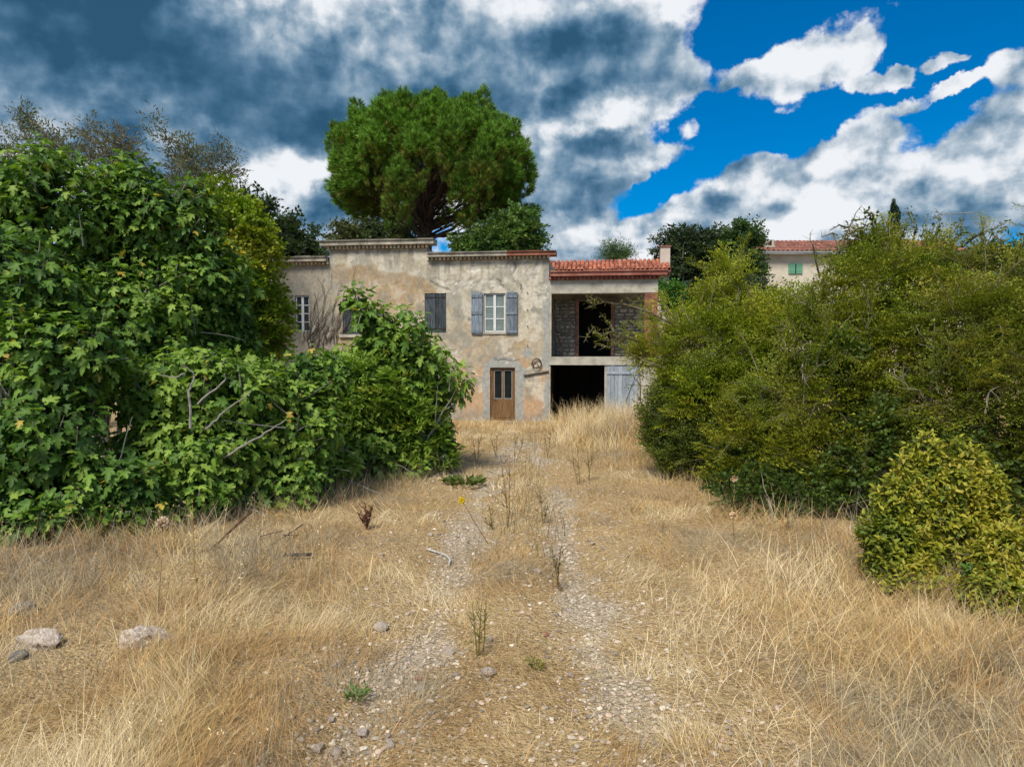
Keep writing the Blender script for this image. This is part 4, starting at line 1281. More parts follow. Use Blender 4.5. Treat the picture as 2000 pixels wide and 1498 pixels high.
def fig_tree(label, px, Y, ells, n_shoots, seed, bright=.5, leaf=.30, trunks=4, limb=16, front=.4, lo=.7, extra=None, amp=.42, n_single=300, fr=1.1):
    ells = [(c_, np.maximum(r_ - .22, r_ * .4)) for c_, r_ in ells]
    base = ground_base(px, Y, trunks, .7); off = base[0]
    root = thing('fig_tree', label, 'fig tree', off)
    P_, Nn = [], []
    for (cnt, l, h) in ((int(n_shoots * .68), lo + .12, 1.06), (int(n_shoots * .32), lo - .25, lo + .12)):
        p, nn, dd = envelope_points(ells, cnt, l, h, seed, fr, amp, .15, front, clump=.445 if l > .6 else .25, cfr=.95); P_.append(p); Nn.append(nn)
    p = np.concatenate(P_); nn = np.concatenate(Nn)
    if extra is not None:
        p = np.vstack([p, extra[0]]); nn = np.vstack([nn, extra[1]])
    ax = nrm(nn * .8 + np.array([0, 0, .55]) + rng.standard_normal(p.shape) * .35)
    m = len(p); K = 9
    ref = nrm(np.cross(ax, rand_dirs(m))); ref2 = np.cross(ax, ref)
    ph = rng.random(m) * 6.28
    LP, LY, LZ, LS, LC = [], [], [], [], []
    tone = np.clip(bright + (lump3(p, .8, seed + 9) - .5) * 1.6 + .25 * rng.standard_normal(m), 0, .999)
    for k in range(K):
        a_ = ph + k * 2.4
        el = np.radians(38 + 62 * (k / (K - 1)) + 12 * rng.standard_normal(m))
        rad = ref * np.cos(a_)[:, None] + ref2 * np.sin(a_)[:, None]
        d = ax * np.cos(el)[:, None] + rad * np.sin(el)[:, None]
        d[:, 2] -= .25; d = nrm(d)
        pet = leaf * rng.uniform(.3, .6, m)
        LP.append(p - ax * (k * .035 * leaf / .3)[..., None] + d * pet[:, None] if False else p - ax * (k * .035) + d * pet[:, None])
        LY.append(nrm(d + np.array([0, 0, -.35]) + rng.standard_normal(p.shape) * .18)); LZ.append(ax * .7 + np.array([0, 0, .6]) + rng.standard_normal(p.shape) * .25)
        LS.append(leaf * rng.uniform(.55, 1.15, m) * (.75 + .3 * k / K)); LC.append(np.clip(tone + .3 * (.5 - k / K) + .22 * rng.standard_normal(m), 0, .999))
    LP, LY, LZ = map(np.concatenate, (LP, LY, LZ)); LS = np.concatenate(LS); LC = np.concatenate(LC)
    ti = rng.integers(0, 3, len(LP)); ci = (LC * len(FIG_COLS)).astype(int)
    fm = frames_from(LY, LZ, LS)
    # the leaves that show largest: near the camera and on the side that faces it
    cc = np.mean([e[0] for e in ells], 0)
    view = nrm(np.array([0, 0, CAM_H]) - LP)
    facing = np.einsum('ij,ij->i', nrm(LP - cc), view)
    face2 = np.abs(np.einsum('ij,ij->i', fm[:, :, 2] / LS[:, None], view))
    score = LS * face2 * sstep(facing, -.1, .6) / np.linalg.norm(LP - np.array([0, 0, CAM_H]), axis=1)
    inview = np.abs(LP[:, 0] / LP[:, 1]) < .745
    order = np.argsort(-score * inview)[:n_single]
    single = np.zeros(len(LP), bool); single[order] = True
    for i in order:
        o = link('leaf', fig_mesh(int(ti[i]), int(ci[i]), FIG_COLS[ci[i]]), root)
        M4 = np.eye(4); M4[:3, :3] = fm[i]; M4[:3, 3] = LP[i] - off
        o.matrix_local = Matrix(M4.tolist())
    a = Acc()
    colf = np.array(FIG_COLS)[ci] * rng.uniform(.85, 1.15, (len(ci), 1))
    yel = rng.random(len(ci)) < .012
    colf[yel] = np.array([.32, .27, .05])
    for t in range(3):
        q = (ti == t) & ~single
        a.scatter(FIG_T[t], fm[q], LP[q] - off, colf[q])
    a.build('foliage', M_FIG, root, smooth=True, kind='stuff')
    w = Acc()
    sel = rng.choice(len(p), min(limb, len(p)), replace=False)
    limbs(w, base - off, p[sel] - off, .05, .01, lift=.2, sub=4, spread=.6)
    # shoots and stalks near the surface
    for i in rng.choice(len(p), min(420, len(p)), replace=False):
        q = p[i] - off; w.tube([q - ax[i] * .45 + np.array([0, 0, -.06]), q - ax[i] * .2, q + ax[i] * .03], [.013, .010, .006], 4)
    w.build('branches', M_FIGBARK, root)
    return root


fig_tree('tall dark green fig tree filling the left edge up to the sky', 250, 13.2,
         [EL(110, 430, 12.6, 180, 150), EL(290, 440, 13.2, 150, 140), EL(390, 550, 13.4, 110, 130), EL(240, 620, 12.8, 190, 180), EL(450, 660, 14, 75, 90), EL(420, 740, 13.6, 140, 110)],
         2000, 11, bright=.2, leaf=.20, limb=26)
fig_tree('broad leaved fig tree standing nearest the camera at the left edge', 60, 10.2,
         [EL(40, 560, 10.3, 150, 130), EL(110, 700, 10.0, 150, 130), EL(60, 880, 9.6, 180, 130), EL(210, 950, 9.7, 140, 95), EL(90, 995, 9.1, 140, 80), EL(250, 1000, 9.5, 100, 60)],
         1050, 12, bright=.28, leaf=.215, limb=16)
fig_tree('low spreading fig tree in the middle of the left thicket with bare grey limbs showing', 420, 11.6,
         [EL(400, 760, 11.4, 170, 95), EL(350, 880, 10.9, 170, 100), EL(530, 830, 11.8, 140, 130), EL(600, 730, 12.4, 100, 70), EL(520, 930, 11.6, 140, 75), EL(350, 960, 10.4, 130, 70), EL(640, 900, 12.6, 80, 60)],
         1100, 13, bright=.60, leaf=.20, limb=20)
# the young upright shoots in front of the second dark window
ex_p, ex_n = [], []
for (px, py) in ((690, 575), (712, 590), (735, 610), (700, 610), (755, 630), (720, 640), (770, 655), (790, 600), (800, 620), (815, 640), (770, 610), (835, 680), (850, 660), (870, 690), (690, 560), (810, 680), (740, 665), (780, 690), (905, 730), (895, 760), (880, 720), (685, 690), (660, 700)):
    for _ in range(3):
        ex_p.append(P(px + rng.normal() * 9, py + rng.normal() * 9, 14.8 + rng.normal() * .25)); ex_n.append((rng.normal() * .4, -.3, .8))
fig_tree('bright green fig tree with young shoots rising in front of the dark shuttered windows', 770, 15.2,
         [EL(720, 750, 15.2, 110, 110), EL(815, 755, 15.5, 80, 110), EL(760, 660, 15.0, 60, 55), EL(715, 610, 14.9, 32, 45), EL(865, 745, 15.6, 48, 60), EL(690, 880, 14.4, 110, 85), EL(845, 850, 15.3, 60, 80), EL(780, 910, 14.6, 90, 50)],
         900, 14, bright=.72, leaf=.215, limb=14, extra=(np.array(ex_p), np.array(ex_n)))
# its visible stems
w = Acc()
fb = P(770, 905, 15.2)
for pts, r_ in ((((768, 880), (772, 790), (765, 740), (742, 680), (715, 620), (700, 580)), .05), (((765, 745), (790, 700), (800, 650), (795, 615)), .035), (((770, 780), (820, 720), (850, 680)), .03), (((742, 680), (760, 650), (775, 620)), .02)):
    q = smooth_path([P(a_, b_, 14.9) for a_, b_ in pts]); w.tube(q, np.linspace(r_, r_ * .4, len(q)), 6)
figs = [o for o in COL.objects if o.name.startswith('fig_tree')]
stem = w.build('stem', M_FIGBARK, figs[-1]); stem.location = -np.array(figs[-1].location)
w = Acc()
for pts, r_ in ((((395, 830), (380, 770), (368, 735), (362, 700)), .035), (((380, 770), (420, 750), (450, 735)), .03), (((368, 735), (330, 728), (300, 745)), .025), (((395, 830), (440, 790), (480, 770)), .03), (((430, 900), (500, 860), (560, 835)), .03)):
    q = smooth_path(np.array([P(a_, b_, 10.25) for a_, b_ in pts]) + rng.standard_normal((len(pts), 3)) * .08); w.tube(q + rng.standard_normal(q.shape) * .008, np.linspace(r_ * .62, r_ * .25, len(q)), 6)
stem = w.build('stem', M_FIGBARK, figs[-2]); stem.location = -np.array(figs[-2].location)

# ------------------------------------------------------------------ other shrubs, left
LAUREL = [spray(34, .6, .05, .17, 4, s, droop=.45, flat=.5, tip_c=(1.9, 1.5, 1.3)) for s in (1, 2, 3)]
shrub('laurel_bush', 'dense bush of drooping narrow yellowish green leaves among the fig trees', 'laurel bush', 760, 15.0,
      [EL(690, 770, 14.4, 95, 85), EL(800, 830, 15.0, 75, 100), EL(620, 740, 14.2, 60, 55), EL(845, 880, 15.2, 52, 62), EL(780, 900, 14.8, 60, 55)], LAUREL, 800, .95, (.095, .19, .026), (.21, .25, .035), .55, up=.1, seed=31, limb=10)
CREEP = [spray(30, .7, .11, .12, 5, s, droop=.2, flat=.8, tip_c=(1.4, 1.3, 1)) for s in (4, 5, 6)]
shrub('yellow_green_shrub', 'yellow green climbing shrub against the left wing of the farmhouse', 'climbing shrub', 525, 17.5,
      [EL(495, 540, 17.2, 55, 120), EL(515, 620, 17.4, 50, 100), EL(470, 450, 17.0, 45, 70), EL(425, 400, 17, 50, 60), EL(540, 660, 17.6, 32, 50)], CREEP, 620, .8, (.13, .20, .018), (.25, .25, .02), .55, up=.2, seed=32, limb=10)

# bare creeper stems on the left wing wall
a = Acc()
for k in range(26):
    x0, y0 = rng.uniform(590, 660), rng.uniform(650, 690)
    pts = []
    x, y = x0, y0; dx, dy = rng.uniform(-2, 12), -rng.uniform(10, 22)
    for i in range(rng.integers(5, 10)):
        pts.append(wall_pt(x, y, -.04 - .01 * rng.random())); x += dx + rng.normal() * 5; y += dy + rng.normal() * 3
        if y < 515: break
    if len(pts) > 2: a.tube(pts, np.linspace(.016, .005, len(pts)), 4, (.55, .5, .5))
for pts in (((600, 668), (622, 640), (630, 600)), ((605, 660), (640, 630), (648, 598)), ((600, 672), (650, 655), (680, 630)), ((598, 664), (618, 655), (645, 650), (660, 640))):
    q = [wall_pt(x, y, -.25) for x, y in pts]; a.tube(curve(np.array(q[0]), np.array(q[-1]), 6, lift=.1), np.linspace(.02, .006, 6), 5, (.4, .36, .36))
tag(a.build('creeper_stems', M_TWIG), 'bare dead creeper stems spread over the left wing wall', 'creeper')

# sparse trees rising behind the left thicket
WISPY = [spray(40, 1.1, .05, .20, 8, s, droop=.3, flat=.7) for s in (7, 8, 9)]
for (lab, px, Y, ells, n, sd) in (
        ('wispy pale tree at the far left rising above the fig', 60, 23, [EL(50, 270, 23, 45, 55), EL(20, 330, 23, 50, 60), EL(105, 300, 23, 45, 45)], 110, 41),
        ('wispy small tree top beside the far left one', 190, 23.5, [EL(165, 255, 23.5, 26, 32), EL(215, 300, 23.5, 60, 40), EL(150, 320, 23, 60, 50)], 95, 42),
        ('tallest wispy tree with thin crown leaning right behind the fig', 390, 24, [EL(322, 265, 24, 22, 36), EL(350, 320, 24, 42, 45), EL(420, 330, 24, 55, 45), EL(400, 400, 24, 70, 60), EL(450, 420, 24, 30, 40)], 230, 43)):
    shrub('wispy_tree', lab, 'tree', px, Y, ells, WISPY, n, .8, (.12, .125, .07), (.15, .12, .075), .5, up=.9, seed=sd, limb=22, r0=.09, lift=.1, lo=.35, inner=.25, group='sparse trees behind the left thicket', spread=.3, front=0)
ASH = [spray(46, 1.0, .13, .22, 6, s, droop=.25, flat=.8) for s in (10, 11, 12)]
for (lab, px, Y, ells, n, sd) in (
        ('dark rounded tree behind the yellow green shrub', 500, 28, [EL(495, 420, 28, 42, 45), EL(480, 480, 28, 50, 50), EL(525, 470, 28, 30, 50)], 190, 44),
        ('dark tree with pointed top beside the raised parapet', 580, 31, [EL(560, 450, 31, 24, 34), EL(590, 475, 31, 34, 30), EL(550, 500, 31, 50, 30), EL(625, 495, 31, 25, 14)], 190, 45)):
    shrub('dark_tree', lab, 'tree', px, Y, ells, ASH, n, .8, (.045, .075, .03), (.07, .09, .03), .4, up=.5, seed=sd, limb=14, r0=.1, lift=.1, lo=.5, group='dark trees behind the left wing', spread=.3, front=0)
shrub('oak_tree', 'low grey green oak crown just left of the big pine', 'oak', 720, 37, [EL(690, 462, 37, 50, 22), EL(760, 470, 37, 60, 28)], ASH, 300, .8, (.06, .085, .035), (.10, .11, .04), .5, up=.5, seed=46, limb=10, r0=.1, lo=.5, front=0)
shrub('walnut_tree', 'leafy green tree standing right of the pine behind the main cornice', 'walnut tree', 960, 36, [EL(960, 480, 36, 60, 40), EL(1008, 462, 36, 50, 48), EL(900, 490, 36, 30, 22), EL(1045, 487, 36, 22, 25)], ASH, 560, .85, (.075, .15, .035), (.12, .19, .035), .5, up=.3, seed=47, limb=16, r0=.12, lo=.5, front=0)
shrub('young_pine', 'small light green tree far off above the orange tiled roof', 'small tree', 1200, 56, [EL(1195, 485, 56, 16, 18), EL(1222, 492, 56, 14, 14), EL(1172, 497, 56, 10, 8), EL(1205, 500, 56, 34, 12)], WISPY, 130, 1.0, (.08, .14, .05), None, up=1.0, seed=48, limb=10, r0=.1, lo=.3, front=0)
shrub('holm_oak', 'broad dark holm oak behind the tiled house', 'oak', 1360, 43, [EL(1340, 500, 43, 55, 55), EL(1400, 490, 43, 60, 45), EL(1380, 560, 43, 90, 60), EL(1300, 490, 43, 25, 25)], ASH, 760, .95, (.045, .07, .03), (.07, .09, .035), .4, up=.4, seed=49, limb=14, r0=.12, lo=.5, front=0)
shrub('holm_oak', 'brighter green rounded oak against the white house', 'oak', 1450, 41.5, [EL(1450, 475, 41.5, 42, 38), EL(1440, 530, 41.5, 55, 50)], ASH, 420, .9, (.05, .10, .03), (.07, .12, .03), .4, up=.7, seed=50, limb=14, r0=.12, lo=.5, front=0)
shrub('mulberry_tree', 'bright green leafy sapling beside the brick pillar', 'sapling', 1310, 30.5, [EL(1310, 580, 30.5, 34, 34), EL(1290, 555, 30.5, 16, 20), EL(1330, 620, 30.5, 30, 40)], CREEP, 260, .8, (.06, .15, .03), None, up=.3, seed=51, limb=10, r0=.06, lo=.5)
shrub('olive_tree', 'grey green olive crown between the sapling and the oak', 'olive tree', 1375, 38, [EL(1400, 590, 38, 80, 40), EL(1450, 610, 36, 80, 60)], ASH, 260, .8, (.06, .085, .035), None, up=.3, seed=52, limb=8, r0=.06, lo=.5)
CYP = [spray(40, .45, .11, .17, 6, s, flat=.8) for s in (13, 14)]
shrub('cypress_tree', 'single slim dark cypress above the right thicket', 'cypress', 1745, 46, [EL(1745, 400, 46, 2.5, 12), EL(1746, 432, 46, 5, 30), EL(1746, 490, 46, 7, 50)], CYP, 900, .42, (.035, .065, .028), None, up=1.6, seed=53, limb=4, r0=.08, amp=.15, lo=.6, front=0, spread=.1, ext=.1)

wa = Acc()
wx = rng.uniform(-75, 75, 2600); wy = rng.uniform(62, 80, 2600)
wp = np.stack([wx, wy, tz(wx, wy) + rng.random(2600) ** .8 * (4.2 + 2.2 * (fbm(wx * .15, wy * .1, oct=3, seed=99) - .5) * 2)], -1)
wk = rng.integers(0, 3, len(wp))
for j in range(3):
    q = wk == j; wa.scatter(ASH[j], frames_from(rand_dirs(q.sum()) + np.array([0, 0, .5]), rand_dirs(q.sum()), rng.uniform(1.6, 2.6, q.sum())), wp[q], col_noise(wp[q], (.05, .08, .03), 5, .3, (.08, .10, .035)))
wa.build('distant_woods', M_LEAF, kind='stuff')

# ------------------------------------------------------------------ thorn bushes, right
THORN = [spray(80, .8, .036, .058, 8, s, droop=.06, flat=.28, tip_c=(1.5, 1.35, 1.0)) for s in (21, 22, 23, 24)]
shrub('thorn_bush', 'light green thorn bush reaching toward the loggia', 'thorn bush', 1400, 14.6,
      [EL(1420, 690, 14.4, 140, 110), EL(1425, 550, 14.6, 42, 62), EL(1325, 650, 15.0, 55, 52), EL(1262, 692, 15.3, 55, 34), EL(1275, 620, 15.2, 48, 36), EL(1300, 730, 15.0, 45, 40), EL(1400, 800, 13.9, 120, 110), EL(1540, 680, 13.8, 90, 110), EL(1380, 590, 14.8, 40, 35)],
      THORN, 1500, .85, (.135, .19, .016), (.26, .275, .028), .6, up=.12, seed=61, limb=30, bare=14, plumes=70, clump=.47, cfr=1.15, amp=.5, fr=1.3, inner=.4)
shrub('thorn_bush', 'tall central thorn bush with arching sprays under the cypress', 'thorn bush', 1640, 12.4,
      [EL(1720, 565, 12.6, 110, 110), EL(1620, 670, 12.6, 110, 105), EL(1580, 770, 12.0, 150, 120), EL(1720, 700, 12, 130, 140), EL(1620, 900, 11.6, 130, 110), EL(1500, 900, 12.4, 120, 110), EL(1800, 565, 12.4, 100, 100)],
      THORN, 1900, .82, (.105, .152, .014), (.215, .23, .024), .6, up=.1, seed=62, limb=36, bare=26, plumes=100, clump=.49, cfr=1.1, amp=.5, fr=1.3, inner=.4)
shrub('thorn_bush', 'olive yellow thorn bush at the right edge of the picture', 'thorn bush', 1900, 11.0,
      [EL(1900, 640, 11.0, 130, 130), EL(1980, 570, 11.2, 90, 110), EL(1880, 780, 10.6, 140, 120), EL(1990, 800, 10.4, 110, 190), EL(1960, 950, 10, 110, 110)],
      THORN, 1350, .78, (.115, .15, .018), (.24, .235, .035), .65, up=.0, seed=63, limb=26, bare=16, plumes=70, clump=.49, cfr=1.1, amp=.5, fr=1.3, inner=.4)
PEACH = [spray(34, .8, .05, .17, 5, s, droop=.75, flat=.5, tip_c=(1.2, 1.05, 1.0)) for s in (25, 26, 27)]
shrub('peach_tree', 'tree with long drooping olive leaves along the top right skyline', 'peach tree', 1900, 13.2, [EL(1900, 530, 13.4, 85, 45), EL(1960, 520, 13.4, 60, 45), EL(1840, 520, 13.6, 40, 40)], PEACH, 300, .75, (.075, .105, .03), (.13, .13, .035), .5, up=.7, seed=64, limb=12)
shrub('peach_tree', 'leafy shoots with drooping leaves around the foot of the cypress', 'peach tree', 1710, 13.6, [EL(1700, 465, 13.8, 32, 36), EL(1670, 500, 13.8, 40, 30), EL(1735, 500, 13.8, 30, 25)], PEACH, 130, .6, (.085, .115, .025), (.15, .14, .03), .5, up=.9, seed=65, limb=10)
IVY = [spray(34, .6, .085, .10, 5, s, droop=.3, flat=.7) for s in (28, 29)]
shrub('ivy_bush', 'dark ivy undergrowth in the shade below the thorn bushes', 'ivy', 1600, 11.6, [EL(1560, 960, 11.2, 160, 80), EL(1480, 930, 12.4, 110, 90), EL(1720, 900, 11, 120, 140), EL(1890, 930, 10, 110, 130), EL(1640, 1010, 10.6, 90, 60), EL(1650, 690, 11.3, 45, 75)], IVY, 700, .7, (.055, .09, .016), (.10, .13, .02), .4, up=.1, seed=66, limb=16, zmin=.05)
PRIVET = [spray(60, .6, .03, .075, 5, s, droop=-.1, flat=.6, tip_c=(1.3, 1.2, 1)) for s in (30, 33)]
shrub('privet_bush', 'upright small leaved privet bush beside the tall grass by the garage', 'privet', 1320, 14.2, [EL(1300, 830, 14.3, 75, 85), EL(1370, 850, 13.8, 90, 100), EL(1440, 880, 13.2, 80, 100), EL(1330, 890, 13.9, 70, 60)], PRIVET, 900, .85, (.065, .095, .018), (.10, .13, .02), .45, up=.9, seed=67, limb=18, spread=.3)

# thorny arching branches in front of the loggia and above the bushes
for (lab, pts_list, Y, leafy, lc) in (
        ('crooked lichen covered thorn branch in front of the dark loggia doorway', [((1250, 668), (1200, 650), (1175, 655), (1160, 640), (1140, 668)), ((1200, 650), (1190, 630), (1178, 620)), ((1230, 660), (1190, 678), (1160, 672)), ((1330, 640), (1270, 610), (1215, 594), (1180, 590), (1148, 600)), ((1300, 720), (1250, 700), (1200, 690)), ((1260, 770), (1300, 755), (1225, 752)), ((1215, 655), (1200, 665), (1185, 660)), ((1170, 590), (1160, 583), (1148, 592))], 14.6, 60, (.15, .15, .03)),
        ('bare dark branch standing up against the clouds above the white house', [((1600, 560), (1640, 490), (1665, 430), (1680, 405)), ((1640, 490), (1625, 455), (1605, 460)), ((1655, 455), (1690, 440)), ((1665, 430), (1695, 425)), ((1660, 445), (1640, 440), (1620, 450)), ((1600, 540), (1590, 480), (1580, 455))], 13.4, 0, (.1, .1, .03)),
        ('arching leafy thorn shoots above the right skyline', [((1780, 480), (1790, 440), (1770, 412)), ((1820, 480), (1835, 445), (1825, 420)), ((1880, 480), (1920, 455), (1970, 432)), ((1860, 470), (1880, 455), (1875, 440)), ((1700, 440), (1708, 420), (1690, 412))], 12.6, 120, (.075, .10, .025))):
    q0 = P(*pts_list[0][0], Y)
    t_ = thing('thorn_branch', lab, 'branch', q0)
    a = Acc(); lv = Acc()
    for pts in pts_list:
        q = np.array([P(x, y, Y + .25 * rng.normal()) for x, y in pts]) - q0
        q = np.vstack([q[:1]] + [q[i] + (q[i + 1] - q[i]) * s for i in range(len(q) - 1) for s in (np.array([[.5]]), np.array([[1.0]]))])
        q = q + rng.standard_normal(q.shape) * .015
        a.tube(q, np.linspace(.022, .006, len(q)), 5, (.75, .75, .55))
        for i in range(1, len(q)):
            for _ in range(3):
                f = rng.random(); b0 = q[i - 1] + (q[i] - q[i - 1]) * f
                a.tube([b0, b0 + rand_dirs(1)[0] * rng.uniform(.06, .22)], [.006, .002], 3, (.75, .75, .55))
            if leafy:
                n = max(1, leafy // len(q) // 2); f = rng.random((n, 1)); p = q[i - 1] + (q[i] - q[i - 1]) * f + rng.standard_normal((n, 3)) * .05
                lv.scatter(lance(.5), frames_from(rand_dirs(n) + np.array([0, 0, .4]), np.array([0, 0, 1.]) + rng.standard_normal((n, 3)) * .4, rng.uniform(.05, .09, n)), p, np.array(lc) * rng.uniform(.7, 1.3, (n, 1)))
    a.build('branches', M_TWIG, t_)
    if leafy: lv.build('leaves', M_LEAF, t_, kind='stuff')


# the yellow-green shrubs in front on the right: whorls of oval leaves, the nearest as single leaves
OV = [lance(.46, .25, .2), lance(.5, .5, .3)]
OV_ME = {}


def leafy_shrub(name, label, cat, px, Y, ells, n_shoots, cols, leaf, seed, n_single=300, K=8, up=.8):
    base = ground_base(px, Y, 4, .25); off = base[0]
    root = thing(name, label, cat, off)
    P_, N_ = [], []
    for (cnt, l, h) in ((int(n_shoots * .72), .84, 1.05), (int(n_shoots * .28), .5, .84)):
        p, nn, _ = envelope_points(ells, cnt, l, h, seed, 2.4, .5, .08, .45, clump=.41 if l > .6 else 0, cfr=2.6); P_.append(p); N_.append(nn)
    p = np.concatenate(P_); nn = np.concatenate(N_)
    st = rng.random(len(p)) < .05; p[st] += (nn[st] * .5 + np.array([0, 0, .7])) * rng.uniform(.05, .22, (st.sum(), 1)); m = len(p)
    ax = nrm(nn * .7 + np.array([0, 0, up]) + rng.standard_normal(p.shape) * .3)
    ref = nrm(np.cross(ax, rand_dirs(m))); ref2 = np.cross(ax, ref); ph = rng.random(m) * 6.28
    tone = np.clip(.45 + (lump3(p, 1.5, seed) - .5) * 1.5 + .2 * rng.standard_normal(m), 0, .999)
    LP, LY, LZ, LS, LC = [], [], [], [], []
    for k in range(K):
        a_ = ph + 2.4 * k; el = np.radians(25 + 70 * k / (K - 1) + 10 * rng.standard_normal(m))
        d = ax * np.cos(el)[:, None] + (ref * np.cos(a_)[:, None] + ref2 * np.sin(a_)[:, None]) * np.sin(el)[:, None]
        d[:, 2] -= .15
        LP.append(p - ax * (k * .018)); LY.append(nrm(d)); LZ.append(ax + np.array([0, 0, .4]) + rng.standard_normal(p.shape) * .3)
        LS.append(leaf * rng.uniform(.65, 1.2, m)); LC.append(np.clip(tone + .35 * (.5 - k / K) + .2 * rng.standard_normal(m), 0, .999))
    LP, LY, LZ = map(np.concatenate, (LP, LY, LZ)); LS = np.concatenate(LS); LC = np.concatenate(LC)
    ti = rng.integers(0, 2, len(LP)); ci = (LC * len(cols)).astype(int); fm = frames_from(LY, LZ, LS)
    view = nrm(np.array([0, 0, CAM_H]) - LP); cc = np.mean([e[0] for e in ells], 0)
    score = LS * np.abs(np.einsum('ij,ij->i', fm[:, :, 2] / LS[:, None], view)) * sstep(np.einsum('ij,ij->i', nrm(LP - cc), view), 0, .6) * (np.abs(LP[:, 0] / LP[:, 1]) < .745)
    order = np.argsort(-score)[:min(n_single, len(LP) // 3)]; single = np.zeros(len(LP), bool); single[order] = True
    for i in order:
        key = (name, int(ti[i]), int(ci[i]))
        if key not in OV_ME:
            v, f, c_ = OV[key[1]]; a = Acc(); a.add(v, f, c_ * np.array(cols[key[2]])); OV_ME[key] = a.mesh(name + '_leaf', M_LEAF, True)
        o = link('leaf', OV_ME[key], root); M4 = np.eye(4); M4[:3, :3] = fm[i]; M4[:3, 3] = LP[i] - off; o.matrix_local = Matrix(M4.tolist())
    a = Acc(); colf = np.array(cols)[ci] * rng.uniform(.82, 1.18, (len(ci), 1))
    for t in range(2):
        q = (ti == t) & ~single; a.scatter(OV[t], fm[q], LP[q] - off, colf[q])
    a.build('foliage', M_LEAF, root, True, 'stuff')
    w = Acc(); limbs(w, base - off, p[rng.choice(m, 18, replace=False)] - off, .022, .005, lift=.2, sub=2, spread=.2); w.build('branches', M_TWIG, root)
    return root


YC = [(.11, .15, .018), (.18, .21, .022), (.26, .27, .028), (.34, .33, .035), (.36, .31, .042)]
leafy_shrub('yellow_shrub', 'rounded yellow green shrub with bronze leaf tips in front of the right thicket', 'shrub', 1830, 7.6, [EL(1840, 1010, 7.7, 95, 95), EL(1850, 915, 7.8, 62, 60), EL(1790, 930, 7.7, 40, 45), EL(1730, 1070, 7.5, 48, 80), EL(1760, 980, 7.6, 45, 50), EL(1800, 1110, 7.4, 75, 70), EL(1870, 1090, 7.5, 75, 70), EL(1915, 980, 7.9, 38, 70), EL(1900, 1140, 7.3, 60, 50), EL(1770, 1140, 7.15, 62, 55), EL(1860, 1160, 7.0, 70, 50), EL(1880, 890, 7.8, 30, 34), EL(1815, 875, 7.7, 24, 28)], 1700, YC, .078, 71)
leafy_shrub('yellow_shrub', 'smaller yellow green shrub cut by the right edge of the picture', 'shrub', 1960, 6.9, [EL(1965, 1110, 6.8, 75, 80), EL(1945, 1165, 6.5, 62, 58), EL(1990, 1190, 6.4, 50, 50)], 620, YC, .074, 72)
leafy_shrub('low_green_shrub', 'low fresh green shrub at the foot of the yellow shrubs', 'shrub', 1925, 6.8, [EL(1925, 1175, 6.75, 48, 42)], 70, [(.06, .13, .03), (.08, .17, .035), (.11, .2, .04)], .09, 73, n_single=120)


